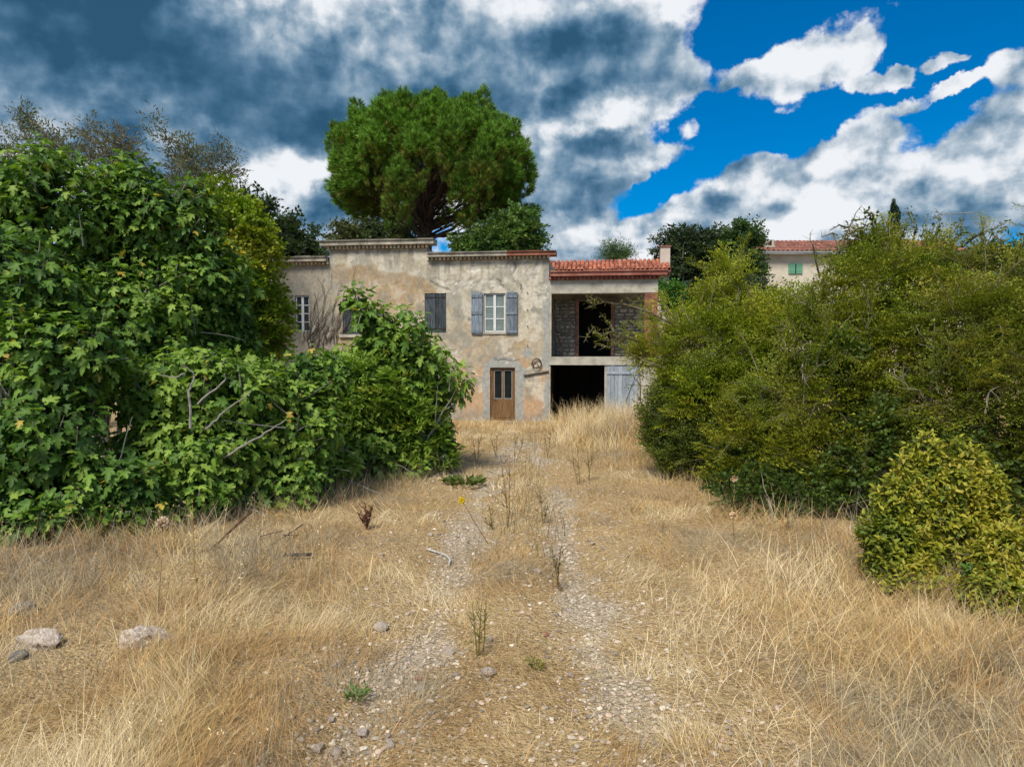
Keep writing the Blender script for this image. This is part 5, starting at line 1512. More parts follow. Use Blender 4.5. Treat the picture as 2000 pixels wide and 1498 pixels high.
# ------------------------------------------------------------------ the big umbrella pine
def pine():
    Y = 40.0; k = Y / FPX
    base = P(832, 640, Y); base[2] = tz(base[0], base[1]) - .2
    root = thing('pine_tree', 'huge round crowned umbrella pine behind the farmhouse', 'pine', base)
    cen = P(838, 340, Y); RX, RZ = 180 * k, 128 * k
    fork = P(832, 448, Y)
    w = Acc(); a = Acc()
    w.tube(np.array([base + (fork - base) * t + np.array([.06 * math.sin(5 * t), 0, 0]) for t in np.linspace(0, 1, 8)]) - base, np.linspace(.55, .38, 8), 10)
    # needle brush: needles fanned round a shoot along +y
    r = np.random.default_rng(3)
    V, F, C = [], [], []
    for i in range(22):
        f = r.random(); th = r.random() * 6.28; el = np.radians(22 + 40 * r.random() * (1 - f * .5))
        d = np.array([math.cos(th) * math.sin(el), math.cos(el), math.sin(th) * math.sin(el)]); x = nrm(np.cross(d, r.standard_normal(3)))
        o = np.array([0, f * .36, 0]); b = len(V); L_ = r.uniform(.24, .36)
        V += [o - x * .022, o + x * .022, o + d * L_]; F.append((b, b + 1, b + 2)); g = r.uniform(.7, 1.25)
        C += [np.array([1.1, .8, .8]) * g * .75] * 2 + [np.array([1, 1.15, 1.0]) * g]
    brush = T(np.array(V), np.array(F), np.array(C))
    lobes = []
    n = 300
    for i in range(n):
        z = 1 - 1.5 * (i + .5) / n; th = i * 2.39996
        d = np.array([math.cos(th) * math.sqrt(max(0, 1 - z * z)), math.sin(th) * math.sqrt(max(0, 1 - z * z)), z])
        if z < -.12 and d[1] < .3 and abs(d[0]) < .62: continue
        if z < -.3 and abs(d[0]) < .5: continue
        d += rng.standard_normal(3) * .05
        fl = 1.0 + .045 * rng.standard_normal()
        if z < -.15: fl *= .98
        lobes.append((cen + d * np.array([RX, RX * .95, RZ]) * fl * .9, d, rng.uniform(.5, .8), rng.uniform(.75, 1.15)))
    for (px, py) in ((690, 425), (722, 440), (660, 400), (762, 432), (680, 395), (945, 428), (985, 445), (1030, 432), (905, 442), (1000, 415), (1040, 370), (1035, 330), (1040, 430), (640, 290), (652, 270), (1000, 450), (660, 380), (990, 250), (950, 190), (690, 215)):
        p = P(px, py, Y + rng.normal()); d = nrm(p - cen); lobes.append((p - d * .6, d, .6, 1.2))
    for (px, py, dy) in ((815, 310, -5.2), (780, 370, -5.2), (940, 340, -5.0), (880, 290, -5.5), (730, 300, -4.5), (960, 300, -4.4), (775, 415, -4.0), (905, 390, -4.5)):
        p = P(px, py, Y + dy); lobes.append((p, nrm(np.array([0, -.4, .9])), .8, 1.7))
    for (c, d, rr, hh) in lobes:
        ax = nrm(d * .8 + np.array([0, 0, 1.0])) if d[2] > -.2 else nrm(d + np.array([0, 0, .75]))
        m = int(135 * rr * hh)
        q = rand_dirs(m); q[:, 2] = np.abs(q[:, 2]) * np.sign(rng.random(m) - .22)
        x = nrm(np.cross(ax, np.array([.3, .2, .1]))); y = np.cross(ax, x)
        s = rng.uniform(.5, 1.0, m) ** .33
        loc = c + (x * q[:, :1] * rr + y * q[:, 1:2] * rr + ax * q[:, 2:] * hh) * s[:, None]
        dirs = nrm(x * q[:, :1] * .6 + y * q[:, 1:2] * .6 + ax * (.75 + .5 * np.abs(q[:, 2:])) + rng.standard_normal((m, 3)) * .18)
        tone = rng.uniform(.75, 1.2)
        col = np.array([.13, .27, .032]) * tone * rng.uniform(.75, 1.25, (m, 1))
        old_shade = (q[:, 2] < .35) & (rng.random(m) < .55)  # older olive needles inside and under; their tone also makes lobe tops look lit
        col[old_shade] = np.array([.17, .20, .034]) * rng.uniform(.7, 1.2, (old_shade.sum(), 1))
        a.scatter(brush, frames_from(dirs, rand_dirs(m), rng.uniform(.6, .95, m)), loc - dirs * .3 - base, col)
        if rng.random() < .5: continue
        # limb from the trunk to the lobe
        f0 = np.array(fork) + np.array([0, 0, rng.uniform(-.6, 2.6) if d[2] > 0 else rng.uniform(-.7, .8)])
        pth = curve(f0, c - ax * hh * .3, 9, lift=-.25 if d[2] > .1 else -.3, wob=.05) - base
        w.tube(pth, np.linspace(.13 if rng.random() < .25 else .055, .02, 9), 5)
        for _ in range(3):
            i = rng.integers(4, 8); e = pth[i] + nrm(ax + rng.standard_normal(3) * .9) * rng.uniform(.6, 1.4); w.tube([pth[i], (pth[i] + e) / 2 + rng.standard_normal(3) * .06, e], [.03, .02, .01], 4)
    w.tube(np.array([fork + np.array([.1 * math.sin(3 * t), 0, 5.0 * t]) for t in np.linspace(0, 1, 8)]) - base, np.linspace(.36, .12, 8), 8)
    w.build('trunk', M_PINEBARK, root)
    a.build('crown', M_NEEDLE, root)


pine()


# ------------------------------------------------------------------ grass and the things lying in it
def blades(acc, x, y, L_, w, az, lean, bend, c0, c1, seg=3):
    """grass blades: a bent ribbon each; lean and bend in radians from upright"""
    n = len(x); z = tz(x, y)
    p = np.stack([x, y, z - .02], -1); side = np.stack([-np.sin(az), np.cos(az), np.zeros(n)], -1)
    tw = rng.random(n) * 3.14
    side = np.stack([np.cos(tw), np.sin(tw), np.zeros(n)], -1)
    V = []; C = []
    for k in range(seg + 1):
        f = k / seg
        ww = w * (1 - .75 * f)
        if k < seg: V += [p - side * ww[:, None] / 2, p + side * ww[:, None] / 2]; C += [c0 + (c1 - c0) * f] * 2
        else: V.append(p.copy()); C.append(c1)
        a_ = lean + bend * (f + .5 / seg)
        dz = np.cos(a_) * L_ / seg; dh = np.sin(a_) * L_ / seg
        p = p + np.stack([np.cos(az) * dh, np.sin(az) * dh, dz], -1)
        g = tz(p[:, 0], p[:, 1]) + .008
        p[:, 2] = np.maximum(p[:, 2], g)
    m = 2 * seg + 1
    V = np.stack(V, 1).reshape(-1, 3); C = np.stack(C, 1).reshape(-1, 3)
    f = []
    for k in range(seg - 1):
        a0 = 2 * k; f += [(a0, a0 + 1, a0 + 3), (a0, a0 + 3, a0 + 2)]
    f.append((2 * seg - 2, 2 * seg - 1, 2 * seg))
    F = np.array(f)[None] + (np.arange(n) * m)[:, None, None]
    acc.add(V, F.reshape(-1, 3), C)


STRAW = np.array([[.61, .455, .215], [.69, .55, .31], [.56, .375, .16], [.47, .34, .175], [.75, .63, .41], [.51, .31, .135], [.38, .32, .22]])


def straw_colors(n, x, y, seed, dark=0.0, green=0.0):
    w = fbm(x * .75, y * .75, oct=4, seed=seed)
    idx = np.clip(((w - .5) * 2.7 + .45 + .15 * rng.standard_normal(n)) * len(STRAW), 0, len(STRAW) - 1).astype(int)
    perm = np.array([4, 1, 0, 2, 3, 5, 6])
    c = STRAW[perm[idx]] * rng.uniform(.66, 1.34, (n, 1)) * (1 - dark)
    g = rng.random(n) < green
    c[g] = np.array([.16, .19, .05]) * rng.uniform(.7, 1.3, (g.sum(), 1))
    return c


def view_points(n, y0, y1, xlim=.80, pw=1.0):
    y = y0 + (y1 - y0) * rng.random(n) ** pw
    x = (rng.random(n) * 2 - 1) * xlim * y
    return x, y


def inside_bush(x, y):
    """0..1, deep inside the thickets where little grass grows"""
    left = np.array([G(*p) for p in ((0, 1070), (300, 1040), (600, 1000), (830, 935), (890, 880), (905, 830))])
    right = np.array([G(*p) for p in ((1225, 840), (1260, 920), (1450, 1010), (1660, 1090), (1760, 1190), (2000, 1225))])
    lx = np.interp(y, left[:, 1], left[:, 0], left=-99); rx = np.interp(y, right[::-1, 1] if right[0, 1] > right[-1, 1] else right[:, 1], right[::-1, 0] if right[0, 1] > right[-1, 1] else right[:, 0], left=99)
    return np.maximum(sstep(lx - x, .2, 1.2), sstep(x - rx, .2, 1.2))


def grass():
    a = Acc()
    # matted, mown and trodden straw all over
    x, y = view_points(330000, 3.2, 25.5, .80, 1.35)
    r_ = rut(x, y); ib = inside_bush(x, y)
    pat = fbm(x * 1.1, y * 1.1, oct=4, seed=77)
    cenp = (fbm(x * 2.0, y * 2.0, oct=3, seed=79))
    bare = sstep(1.6 - np.minimum(pdist(x, y, RUT_L), pdist(x, y, RUT_R)), 0, 1.2) * .55
    dens = np.clip((1 - r_ * .70) * (1 - .9 * ib) * (.28 + 1.1 * sstep(pat, .36, .6)) * (1 - bare * (1 - sstep(cenp, .42, .6))), 0, 1)
    k = rng.random(len(x)) < dens; x, y = x[k], y[k]; n = len(x)
    tus = sstep(fbm(x * .9, y * .9, oct=3, seed=78), .48, .68)
    near = np.minimum(pdist(x, y, RUT_L), pdist(x, y, RUT_R))
    L_ = rng.uniform(.08, .32, n) * (1 + .9 * tus) * (.5 + .6 * sstep(near, .4, 1.8))
    flow = fbm(x * .8, y * .8, oct=3, seed=80) * 20
    az = flow + rng.standard_normal(n) * .75
    lean = np.abs(rng.normal(1.12, .38, n)) * (1 - .4 * tus * (rng.random(n) < .5)); bend = rng.uniform(-.1, .9, n)
    c0 = straw_colors(n, x, y, 81, .12, .015); c1 = c0 * rng.uniform(.95, 1.3, (n, 1))
    wd = np.clip(.0022 + .00042 * y, .003, .011) * rng.uniform(.7, 1.4, n)
    blades(a, x, y, L_, wd, az, np.clip(lean, 0, 1.5), bend, c0, c1)
    a.build('dry_grass', M_GRASS, kind='stuff')

    # taller standing tufts: right foreground, beside the bushes, before the house
    b = Acc()
    x, y = view_points(190000, 3.3, 25.6, .8, 1.15)
    near = np.minimum(pdist(x, y, RUT_L), pdist(x, y, RUT_R)); ib = inside_bush(x, y); r_ = rut(x, y)
    hx = (x - 0) / y
    rightf = sstep(hx, .10, .34) * sstep(9.5 - y, 0, 2.5)
    leftf = sstep(-hx, .16, .34) * sstep(11 - y, 0, 2)
    edge = sstep(inside_bush(x - .9, y) + inside_bush(x + .9, y), .25, .8) * (1 - ib * .7)
    house = sstep(y, 17.5, 20.5) * sstep(x, .9, 1.8) * 2.2 + sstep(y, 22.5, 24.2) * sstep(x + 2.5, 0, .8) * .7 + sstep(y, 13, 16) * sstep(x, 1.7, 2.6) * .7 + sstep(y, 15, 18) * sstep(-x, 1.2, 2.0) * .6
    tuft = sstep(fbm(x * 1.3, y * 1.3, oct=4, seed=88), .47, .62)
    mid = np.exp(-((x - (RUT_L[4, 0] + RUT_R[4, 0]) / 2) / .5) ** 2) * .4 * sstep(fbm(x * 1.1, y * .9, oct=3, seed=83), .48, .6)
    dens = np.clip((rightf * .9 + leftf * .6 + edge * .75 + house) * (.3 + .8 * tuft) + mid, 0, 1) * (1 - r_ * .97) * (1 - .75 * ib)
    k = rng.random(len(x)) < dens; x, y = x[k], y[k]; n = len(x)
    hs = sstep(y, 17, 21) * sstep(x, .8, 2.0) * (.75 + .9 * fbm(x * .9, y * .9, oct=2, seed=89))
    L_ = rng.uniform(.18, .5, n) * (.72 + .28 * sstep(y, 6, 9)) * (1 + 1.7 * hs) * (.75 + .5 * sstep(np.abs(x / y), .1, .35))
    ctr = np.stack([np.round(x / .32) * .32, np.round(y / .32) * .32], -1) + .1 * rng.standard_normal((n, 2))
    az = np.arctan2(y - ctr[:, 1], x - ctr[:, 0]) + .6 * rng.standard_normal(n)
    lean = np.abs(rng.normal(.42, .34, n)) * (1 - .35 * hs); bend = np.abs(rng.normal(.75, .5, n)) * (1 - .3 * hs)
    c0 = straw_colors(n, x, y, 90, .05, .03); c1 = c0 * rng.uniform(1.0, 1.35, (n, 1))
    greyz = (sstep(-x / y, .22, .4) * sstep(y, 6.0, 7.5))[:, None]
    gcol = np.array([.29, .25, .195]) * rng.uniform(.6, 1.3, (n, 1))
    c0 = c0 * (1 - greyz * .8) + gcol * greyz * .8; c1 = c1 * (1 - greyz * .8) + gcol * 1.15 * greyz * .8
    wd = np.clip(.0022 + .00045 * y, .003, .011) * rng.uniform(.7, 1.3, n)
    blades(b, x, y, L_, wd, az, lean, bend, c0, c1, 4)
    # flowering stems with hanging oat spikelets
    x, y = view_points(5200, 3.6, 25.2, .8, 1.0)
    hx = x / y; ib = inside_bush(x, y); r_ = rut(x, y)
    d = sstep(hx, .08, .3) * sstep(9 - y, 0, 3) + sstep(y, 19, 22) * sstep(x, 1.0, 2.0) * 1.3 + sstep(-hx, .2, .35) * sstep(11 - y, 0, 2) * .7
    k = rng.random(len(x)) < np.clip(d, 0, 1) * (1 - ib) * (1 - r_) * .42; x, y = x[k], y[k]; n = len(x)
    az = rng.random(n) * 6.28; lean = np.abs(rng.normal(.15, .15, n)); bend = np.abs(rng.normal(.35, .25, n))
    hs = sstep(y, 17, 22)
    L_ = rng.uniform(.45, .8, n) * (1 + .55 * hs); c0 = straw_colors(n, x, y, 91, -.05); wd = np.clip(.002 + .0004 * y, .003, .009)
    blades(b, x, y, L_, np.full(n, 1.0) * wd, az, lean, bend, c0, c0 * 1.15, 4)
    m = 7
    for j in range(m):
        f = .62 + .38 * j / m
        a_ = lean + bend * f * .6
        q = np.stack([x + np.cos(az) * np.sin(a_) * L_ * f, y + np.sin(az) * np.sin(a_) * L_ * f, tz(x, y) + np.cos(a_) * L_ * f], -1) + rng.standard_normal((n, 3)) * .022
        dirs = nrm(rng.standard_normal((n, 3)) * .5 + np.array([0, 0, -.5]) + np.stack([np.cos(az), np.sin(az), 0 * az], -1) * .5)
        b.scatter(T([(0, 0, 0), (.16, .4, 0), (0, 1, 0), (-.16, .4, 0)], [(0, 1, 2), (0, 2, 3)]), frames_from(dirs, rand_dirs(n), (.014 + .0016 * y) * rng.uniform(.8, 1.3, n)), q, c0 * 1.1)
    b.build('tall_grass', M_GRASS, kind='stuff')

    # dead grey-brown stalks tangled at the foot of the left thicket, and green weeds low in the shade
    c = Acc()
    x, y = view_points(30000, 6.5, 16, .8, 1.0)
    band = sstep(inside_bush(x - .2, y), .0, .3) * (1 - inside_bush(x + 1.2, y)) * (x < 0)
    band = (inside_bush(x - 1.6, y) * (1 - inside_bush(x + .4, y))) * (x < 0) + .6 * (x > 0) * inside_bush(x + 1.0, y) * (1 - inside_bush(x - .8, y))
    k = rng.random(len(x)) < band * .5; x, y = x[k], y[k]; n = len(x)
    g = np.array([.24, .205, .17]) * rng.uniform(.5, 1.5, (n, 1)); gr = rng.random(n) < .18; g[gr] = np.array([.13, .15, .05]) * rng.uniform(.7, 1.3, (gr.sum(), 1))
    blades(c, x, y, rng.uniform(.25, .75, n), np.full(n, .005) * rng.uniform(.7, 1.3, n), rng.random(n) * 6.28, np.abs(rng.normal(.3, .4, n)), rng.uniform(0, .8, n), g, g * 1.2, 4)
    x, y = view_points(9000, 8.5, 22, .3, 1.0)
    cx = (np.interp(y, RUT_L[:, 1], RUT_L[:, 0]) + np.interp(y, RUT_R[:, 1], RUT_R[:, 0])) / 2
    k = rng.random(len(x)) < (np.exp(-((x - cx) / .55) ** 2) * .5 + .25 * sstep(y, 14, 18) * (np.abs(x - cx) < 2.6)) * sstep(fbm(x * 1.6, y * 1.2, oct=3, seed=93), .46, .58)
    x, y = x[k], y[k]; n = len(x)
    g = np.array([.22, .165, .09]) * rng.uniform(.5, 1.5, (n, 1)); gr = rng.random(n) < .2; g[gr] = np.array([.12, .15, .05]) * rng.uniform(.7, 1.3, (gr.sum(), 1))
    blades(c, x, y, rng.uniform(.15, .65, n), np.full(n, .008) * rng.uniform(.7, 1.3, n), rng.random(n) * 6.28, np.abs(rng.normal(.15, .2, n)), rng.uniform(0, .5, n), g, g * 1.2, 4)
    c.build('dead_stalks', M_GRASS, kind='stuff')


grass()


# gravel of the ruts
def rock_shape(seed, sub=2, rough=.3):
    r = np.random.default_rng(seed)
    g = (1 + 5 ** .5) / 2
    v = nrm(np.array([(-1, g, 0), (1, g, 0), (-1, -g, 0), (1, -g, 0), (0, -1, g), (0, 1, g), (0, -1, -g), (0, 1, -g), (g, 0, -1), (g, 0, 1), (-g, 0, -1), (-g, 0, 1)], float))
    f = [(0, 11, 5), (0, 5, 1), (0, 1, 7), (0, 7, 10), (0, 10, 11), (1, 5, 9), (5, 11, 4), (11, 10, 2), (10, 7, 6), (7, 1, 8), (3, 9, 4), (3, 4, 2), (3, 2, 6), (3, 6, 8), (3, 8, 9), (4, 9, 5), (2, 4, 11), (6, 2, 10), (8, 6, 7), (9, 8, 1)]
    for _ in range(sub):
        v = list(map(tuple, v)); cache = {}; nf = []
        def midp(i, j):
            k = (min(i, j), max(i, j))
            if k not in cache:
                q = nrm((np.array(v[i]) + np.array(v[j])) / 2); v.append(tuple(q)); cache[k] = len(v) - 1
            return cache[k]
        for (a, b, c) in f:
            ab, bc, ca = midp(a, b), midp(b, c), midp(c, a); nf += [(a, ab, ca), (b, bc, ab), (c, ca, bc), (ab, bc, ca)]
        f = nf; v = np.array(v)
    v = np.array(v)
    # cut by a few planes for flat faces
    for _ in range(7):
        d = nrm(r.standard_normal(3)); h = r.uniform(.45, .78); s = v @ d
        v = np.where((s > h)[:, None], v - d * (s - h)[:, None] * .95, v)
    v = v + (fbm(v[:, 0] * 2 + 9 * seed, v[:, 1] * 2, v[:, 2] * 2, oct=3, seed=seed) - .5)[:, None] * rough * nrm(v)
    return v, np.array(f)


PEB = [rock_shape(i, 0, .5) for i in range(5)]


def gravel():
    a = Acc()
    x, y = view_points(60000, 3.3, 22, .45, 1.6)
    r_ = rut(x, y)
    sc_ = .16 * sstep(1.8 - np.minimum(pdist(x, y, RUT_L), pdist(x, y, RUT_R)), 0, 1.2)
    k = rng.random(len(x)) < np.clip(r_ * .9 + sc_, 0, 1); x, y = x[k], y[k]; n = len(x)
    s = .007 + .022 * rng.random(n) ** 4 + .0007 * y
    pos = np.stack([x, y, tz(x, y) + s * .25], -1)
    ang = rng.random(n) * 6.28; ca, sa = np.cos(ang), np.sin(ang); z0 = np.zeros(n)
    fm = np.stack([np.stack([ca, -sa, z0], -1), np.stack([sa, ca, z0], -1), np.stack([z0, z0, z0 + .6], -1)], 1) * s[:, None, None] * rng.uniform(.7, 1.3, (n, 1, 3))
    base = np.array([[.49, .42, .32], [.62, .55, .44], [.40, .33, .25], [.56, .43, .34], [.30, .25, .20]])[rng.integers(0, 5, n)] * rng.uniform(.75, 1.2, (n, 1))
    kk = rng.integers(0, 5, n)
    for j, (v, f) in enumerate(PEB):
        m = kk == j; a.scatter((v, f, np.ones((len(v), 3))), fm[m], pos[m], base[m])
    a.build('gravel', M_PEBBLE, kind='stuff')


gravel()
STONE_ME = []
for i in range(5):
    v, f = rock_shape(40 + i, 2, .35); a = Acc(); a.add(v, f); STONE_ME.append(a.mesh('track_stone', M_ROCK, True))


def rock(name, label, cat, px, py, size, me, group=None, sink=.25, rz=None):
    x, y = G(px, py)
    o = link(name, me, loc=(x, y, float(tz(x, y)) + size[2] * (1 - sink) - size[2] * .35), rot=(rng.uniform(-.2, .2), rng.uniform(-.2, .2), rng.random() * 6.28 if rz is None else rz), scale=size)
    return tag(o, label, cat, group)


def bigrock(seed, mat):
    v, f = rock_shape(seed, 3, .4)
    v = v + (fbm(v[:, 0] * 5, v[:, 1] * 5, v[:, 2] * 5, oct=3, seed=seed + 5) - .5)[:, None] * .22 * nrm(v)
    a = Acc(); a.add(v, f); return a.mesh('rock', mat, False)


rock('rock', 'pinkish white limestone block in the dry grass, largest of the left rocks', 'rock', 283, 1262, (.21, .15, .17), bigrock(3, M_ROCK), sink=.62, rz=.4)
rock('rock', 'flat pale limestone half buried in grass left of the pinkish block', 'rock', 78, 1275, (.22, .17, .14), bigrock(5, M_ROCK), sink=.7, rz=.2)
rock('rock', 'small stone below the flat pale limestone', 'rock', 38, 1303, (.075, .06, .06), bigrock(8, M_ROCKGREY))
rock('rock', 'grey rounded stone in the shade above the flat pale limestone', 'rock', 45, 1212, (.14, .12, .10), bigrock(9, M_ROCKGREY), sink=.6)
STONE_AT = ((707, 1420, 30), (758, 1426, 18), (876, 1265, 26), (741, 1228, 36), (841, 1048, 16), (746, 1085, 18), (842, 1386, 18), (820, 1334, 22), (955, 1316, 32), (955, 1246, 24), (1115, 1311, 18), (1050, 1119, 18), (1072, 1124, 16), (1113, 1187, 18), (1202, 1267, 20), (646, 1398, 24), (622, 1456, 30), (762, 1446, 30), (655, 1462, 28), (1135, 1118, 14), (1158, 1060, 14), (890, 1314, 18), (660, 1296, 26), (1030, 1380, 14), (774, 1392, 16))
STONE_LABEL = ['pale stone on the gravel just below the small fresh green weed',
               'white stone a little right of the pale stone by the green weed',
               'white stone left of the green brown weed in the middle of the track',
               'pale lump of limestone in the straw left of the left rut',
               'small stone at the upper end of the bent hose',
               'small stone left of the bent hose on the grass edge',
               'white pebble alone between the green weed and the bottom edge',
               'pale stone beside the dull red brick piece in the left rut',
               'broad pale stone left of the tiny yellowish weed',
               'flat light grey stone just right of the green brown weed',
               'small stone on the middle strip right of the tiny yellowish weed',
               'left one of two small stones beside the middle strip, above the weed',
               'right one of two small stones beside the middle strip, above the weed',
               'small pale stone right of the red brick piece on the right rut',
               'single pale stone at the right side of the right rut',
               'stone in the straw near the bottom left of the track, left of the white pebbles',
               'rounded stone lowest at the left, near the bottom edge of the picture',
               'pale stone close to the bottom edge, second from the left',
               'cream stone beside the rounded one near the bottom edge',
               'tiny pale stone on the right rut below the thin dark weed',
               'tiny pale stone in the straw right of the right rut',
               'pale stone between the brick piece and the weed in the left rut',
               'pale stone above the green weed at the left of the gravel',
               'tiny stone alone at the centre of the track near the bottom',
               'small pale stone right of the weed patch in the lower left gravel']
for i, ((px, py, sz), lab) in enumerate(zip(STONE_AT, STONE_LABEL)):
    d = math.hypot(*G(px, py)); r_ = sz / FPX * d * .5
    rock('track_stone', lab, 'stone', px, py, (r_ * rng.uniform(.9, 1.2), r_ * rng.uniform(.7, 1), r_ * rng.uniform(.5, .8)), STONE_ME[i % 5], 'pale stones on the track', sink=.2)
rock('brick_fragment', 'broken piece of red brick lying by the right rut', 'brick', 1066, 1234, (.045, .03, .022), bigrock(12, M_BRICK))
rock('brick_fragment', 'dull red brick piece beside the white pebbles in the left rut', 'brick', 820, 1315, (.06, .035, .025), bigrock(13, M_BRICK))


def gpt(px, py, h=0.0):
    x, y = G(px, py); return np.array([x, y, float(tz(x, y)) + h])


# rusty bar, dark rods, pipe, hose
q0, q1 = gpt(412, 1085, .02), None
d0 = math.hypot(*q0[:2]); q1 = P(488, 1002, q0[1] + .5)
a = Acc(); dv = nrm(q1 - q0); a.tube([q0 - dv * .15, q1], [.022, .022], 4); tag(a.build('rusty_bar', M_IRON), 'rusty flat iron bar slanting up out of the dry grass', 'iron bar')
for i, (a0, a1, lab) in enumerate((((522, 1056), (553, 1036), 'upper left dark iron rod sticking out of the grass'), ((545, 1068), (592, 1024), 'longest thin dark iron rod between the two others'), ((566, 1058), (600, 1045), 'right hand short dark iron rod over the bent grass'))):
    g0 = gpt(*a0, .05); g1 = P(*a1, g0[1] + .35); a = Acc(); a.tube([g0 - nrm(g1 - g0) * .15, g1], .008, 5); tag(a.build('iron_rod', M_DARKIRON), lab, 'iron rod', 'thin rods in the grass')
a = Acc(); a.tube([gpt(556, 1096, .06), gpt(609, 1093, .06)], .022, 8); tag(a.build('black_pipe', M_DARKIRON), 'short black pipe lying flat in the grass left of the track', 'pipe')
a = Acc(); hp = np.array([gpt(*q, .03) for q in ((833, 1073), (845, 1075), (860, 1078), (872, 1083), (879, 1091), (877, 1099))]); a.tube(smooth_path(hp), .014, 8); tag(a.build('hose', M_HOSE, smooth=True), 'short bent white hose lying in the left rut', 'hose')


# weeds and dried plants standing by themselves
def dried_stalk(px, py, top, label, kind, r0=.006, col=(.45, .36, .22), head=None, n_br=0, leaf=None, grp=None, name='dry_weed', cat='weed', spread=.35, stems=1):
    g0 = gpt(px, py); t = thing(name, label, cat, g0, group=grp)
    w = Acc(); lv = Acc(); tips = []
    for s in range(stems):
        tx, ty = top[0] + (s - (stems - 1) / 2) * (14 if stems > 1 else 0) + rng.normal() * 2, top[1] + abs(rng.normal()) * 12 * (stems > 1)
        tip = P(tx, ty, g0[1] + .05 * rng.normal()) - g0
        pth = curve(np.array([.02 * rng.normal(), .02 * rng.normal(), -.02]), tip, 8, lift=0, wob=.025); tips.append(tip)
        w.tube(pth, np.linspace(r0, r0 * .5, 8), 5, np.array(col) * 4.5)
        for _ in range(n_br):
            i = rng.integers(2, 7); e = pth[i] + nrm(np.array([rng.normal(), rng.normal(), 1.1])) * np.linalg.norm(tip) * spread * rng.uniform(.4, 1)
            b = curve(pth[i], e, 5, lift=.1, wob=.05); w.tube(b, np.linspace(r0 * .5, r0 * .25, 5), 4, np.array(col) * 4.5); tips.append(e)
            if leaf:
                m = leaf[0]; f = rng.random((m, 1)); p = b[0] + (b[-1] - b[0]) * f
                lv.scatter(lance(.25), frames_from(rand_dirs(m) + np.array([0, 0, .7]), rand_dirs(m), leaf[1] * rng.uniform(.6, 1.2, m)), p, np.array(leaf[2]) * rng.uniform(.6, 1.4, (m, 1)))
        if leaf:
            m = leaf[0] * 2; i = rng.integers(1, 8, m); p = pth[i] + rng.standard_normal((m, 3)) * .01
            lv.scatter(lance(.25), frames_from(rand_dirs(m) + np.array([0, 0, .7]), rand_dirs(m), leaf[1] * rng.uniform(.6, 1.2, m)), p, np.array(leaf[2]) * rng.uniform(.6, 1.4, (m, 1)))
    w.build('stem', M_TWIG, t)
    if leaf: lv.build('leaves', M_LEAF, t, kind='stuff')
    if head:
        h = Acc(); c = tips[0]
        m = head[1]; d = rand_dirs(m); 
        h.scatter(T([(-.05, 0, 0), (.05, 0, 0), (.13, .82, 0), (-.13, .82, 0), (0, 1, .06)], [(0, 1, 2), (0, 2, 3), (3, 2, 4)]), frames_from(d, rand_dirs(m), head[0] * rng.uniform(.8, 1.1, m)), np.repeat(c[None], m, 0), np.array(head[2]) * rng.uniform(.65, 1.25, (m, 1)))
        h.build('flower_head', M_GRASS, t)
    return t


dried_stalk(305, 1205, (316, 1022), 'tall dried allium with a round straw coloured seed head above the left grass', 'allium', .007, (.42, .34, .24), head=(.07, 260, (.70, .56, .40)), name='dried_allium', cat='dried allium')
dried_stalk(1433, 1005, (1434, 935), 'small round dried seed head on a stalk before the right thicket', 'allium', .008, (.42, .34, .24), head=(.065, 140, (.85, .64, .4)), name='dried_allium', cat='dried allium')
dried_stalk(1432, 1062, (1430, 1006), 'lower round dried seed head below the other one before the right thicket', 'allium', .007, (.42, .34, .24), head=(.055, 120, (.75, .56, .34)), name='dried_allium', cat='dried allium')
dried_stalk(388, 1200, (375, 985), 'tall golden oat stalk with loose drooping spikelets beside the allium', 'oat', .006, (.50, .36, .15), n_br=7, leaf=(4, .07, (.55, .43, .26)), spread=.18, name='oat_stalk', cat='oat stalk')
dried_stalk(940, 1275, (938, 1165), 'green brown weed with thin upright stems in the middle of the track', 'weed', .007, (.20, .18, .06), n_br=6, leaf=(5, .04, (.24, .23, .07)), stems=3, spread=.35, name='green_weed')
dried_stalk(985, 1370, (984, 1130), 'single thin straw stalk standing tall in the middle of the track', 'straw', .004, (.50, .38, .22), name='grass_stalk', cat='stalk')
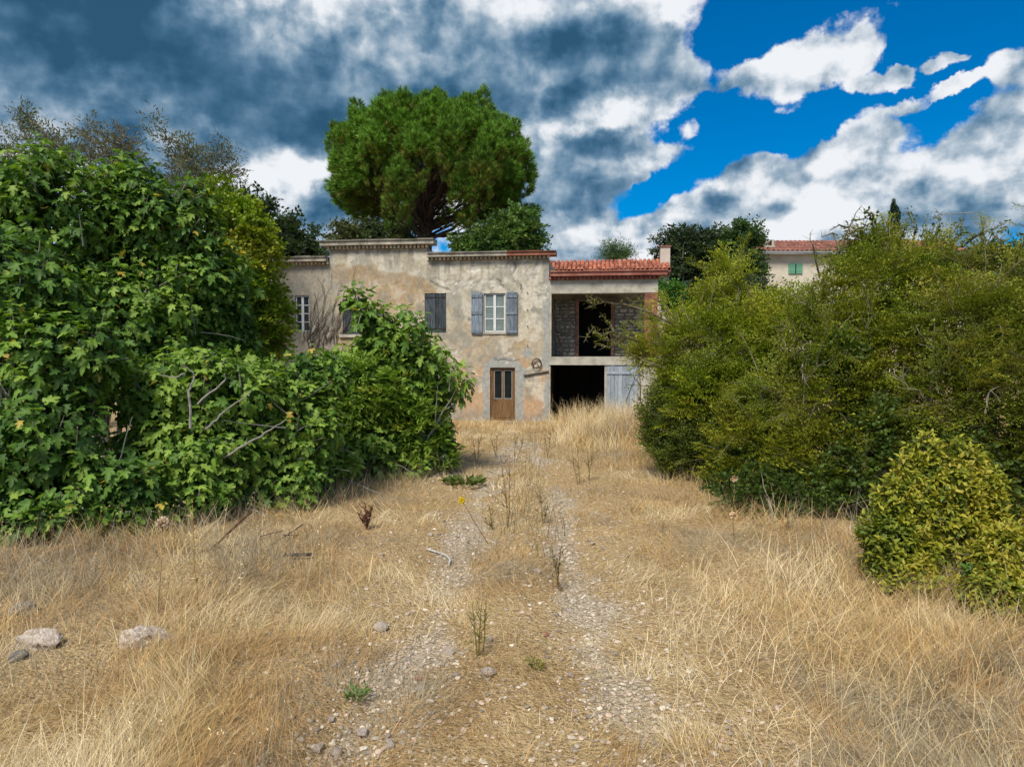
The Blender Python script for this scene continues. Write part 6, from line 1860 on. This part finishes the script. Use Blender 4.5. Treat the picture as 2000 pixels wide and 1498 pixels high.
for i, (px, py, top, lab) in enumerate((
        (963, 1035, (950, 985), 'small dark dead weed on the left rut edge'),
        (991, 1035, (987, 890), 'tall bushy dead weed with reddish dry top in the middle strip'),
        (1088, 1145, (1086, 1060), 'thin dark weed standing on the right rut'),
        (1060, 1020, (1062, 960), 'sparse brown weed on the middle strip by the right rut'),
        (1005, 905, (1016, 845), 'dark branching weed before the brown door'),
        (1070, 890, (1072, 835), 'double stemmed dark weed right of the door'),
        (968, 890, (966, 845), 'upright dark weed left of the path to the door'),
        (1130, 945, (1122, 872), 'grey brown weed clump at the foot of the tall grass'),
        (1150, 940, (1150, 865), 'second grey brown weed in the clump by the tall grass'),
        (932, 905, (935, 850), 'brown thin weed near the fig foot'))):
    dried_stalk(px, py, top, lab, 'weed', .007, (.20, .16, .10), n_br=7, leaf=(5, .045, (.16, .135, .05) if i != 1 else (.17, .10, .055)), stems=2, spread=.45, grp='dead weeds along the track')
dried_stalk(958, 1062, (906, 976), 'small weed with a bright yellow flower leaning over the left rut', 'flower', .006, (.2, .1, .06), head=(.06, 60, (.75, .58, .02)), name='yellow_flower', cat='flower')
dried_stalk(720, 1035, (712, 985), 'dark red dried dock plant at the foot of the fig trees', 'dock', .012, (.14, .05, .04), n_br=10, leaf=(8, .045, (.12, .05, .035)), stems=3, name='dried_dock', cat='dried plant')


def green_tuft(px, py, r_, label, cols):
    g0 = gpt(px, py); t = thing('green_weed', label, 'weed', g0); a = Acc(); n = 90
    ang = rng.random(n) * 6.28; rr = r_ * np.sqrt(rng.random(n)); p = np.stack([np.cos(ang) * rr, np.sin(ang) * rr, .02 + .05 * rng.random(n)], -1)
    d = np.stack([np.cos(ang), np.sin(ang), .6 + rng.random(n)], -1)
    a.scatter(lance(.45), frames_from(d, np.array([0, 0, 1.]) + rng.standard_normal((n, 3)) * .4, r_ * rng.uniform(.25, .5, n)), p, np.array(cols) * rng.uniform(.6, 1.3, (n, 1)))
    a.build('leaves', M_LEAF, t, kind='stuff')
    b = Acc()
    for i in range(8): b.tube([np.zeros(3), p[i] * .6, p[i]], [.004, .003, .002], 4, (.8, 1.3, .5))
    b.build('stem', M_TWIG, t)


green_tuft(697, 1352, .10, 'small fresh green weed on the gravel at lower left of the track', (.13, .22, .05))
green_tuft(905, 945, .40, 'patch of green ground weed at the foot of the fig beside the left rut', (.10, .14, .03))
green_tuft(1045, 1302, .08, 'tiny yellowish weed in the middle of the track', (.24, .22, .05))
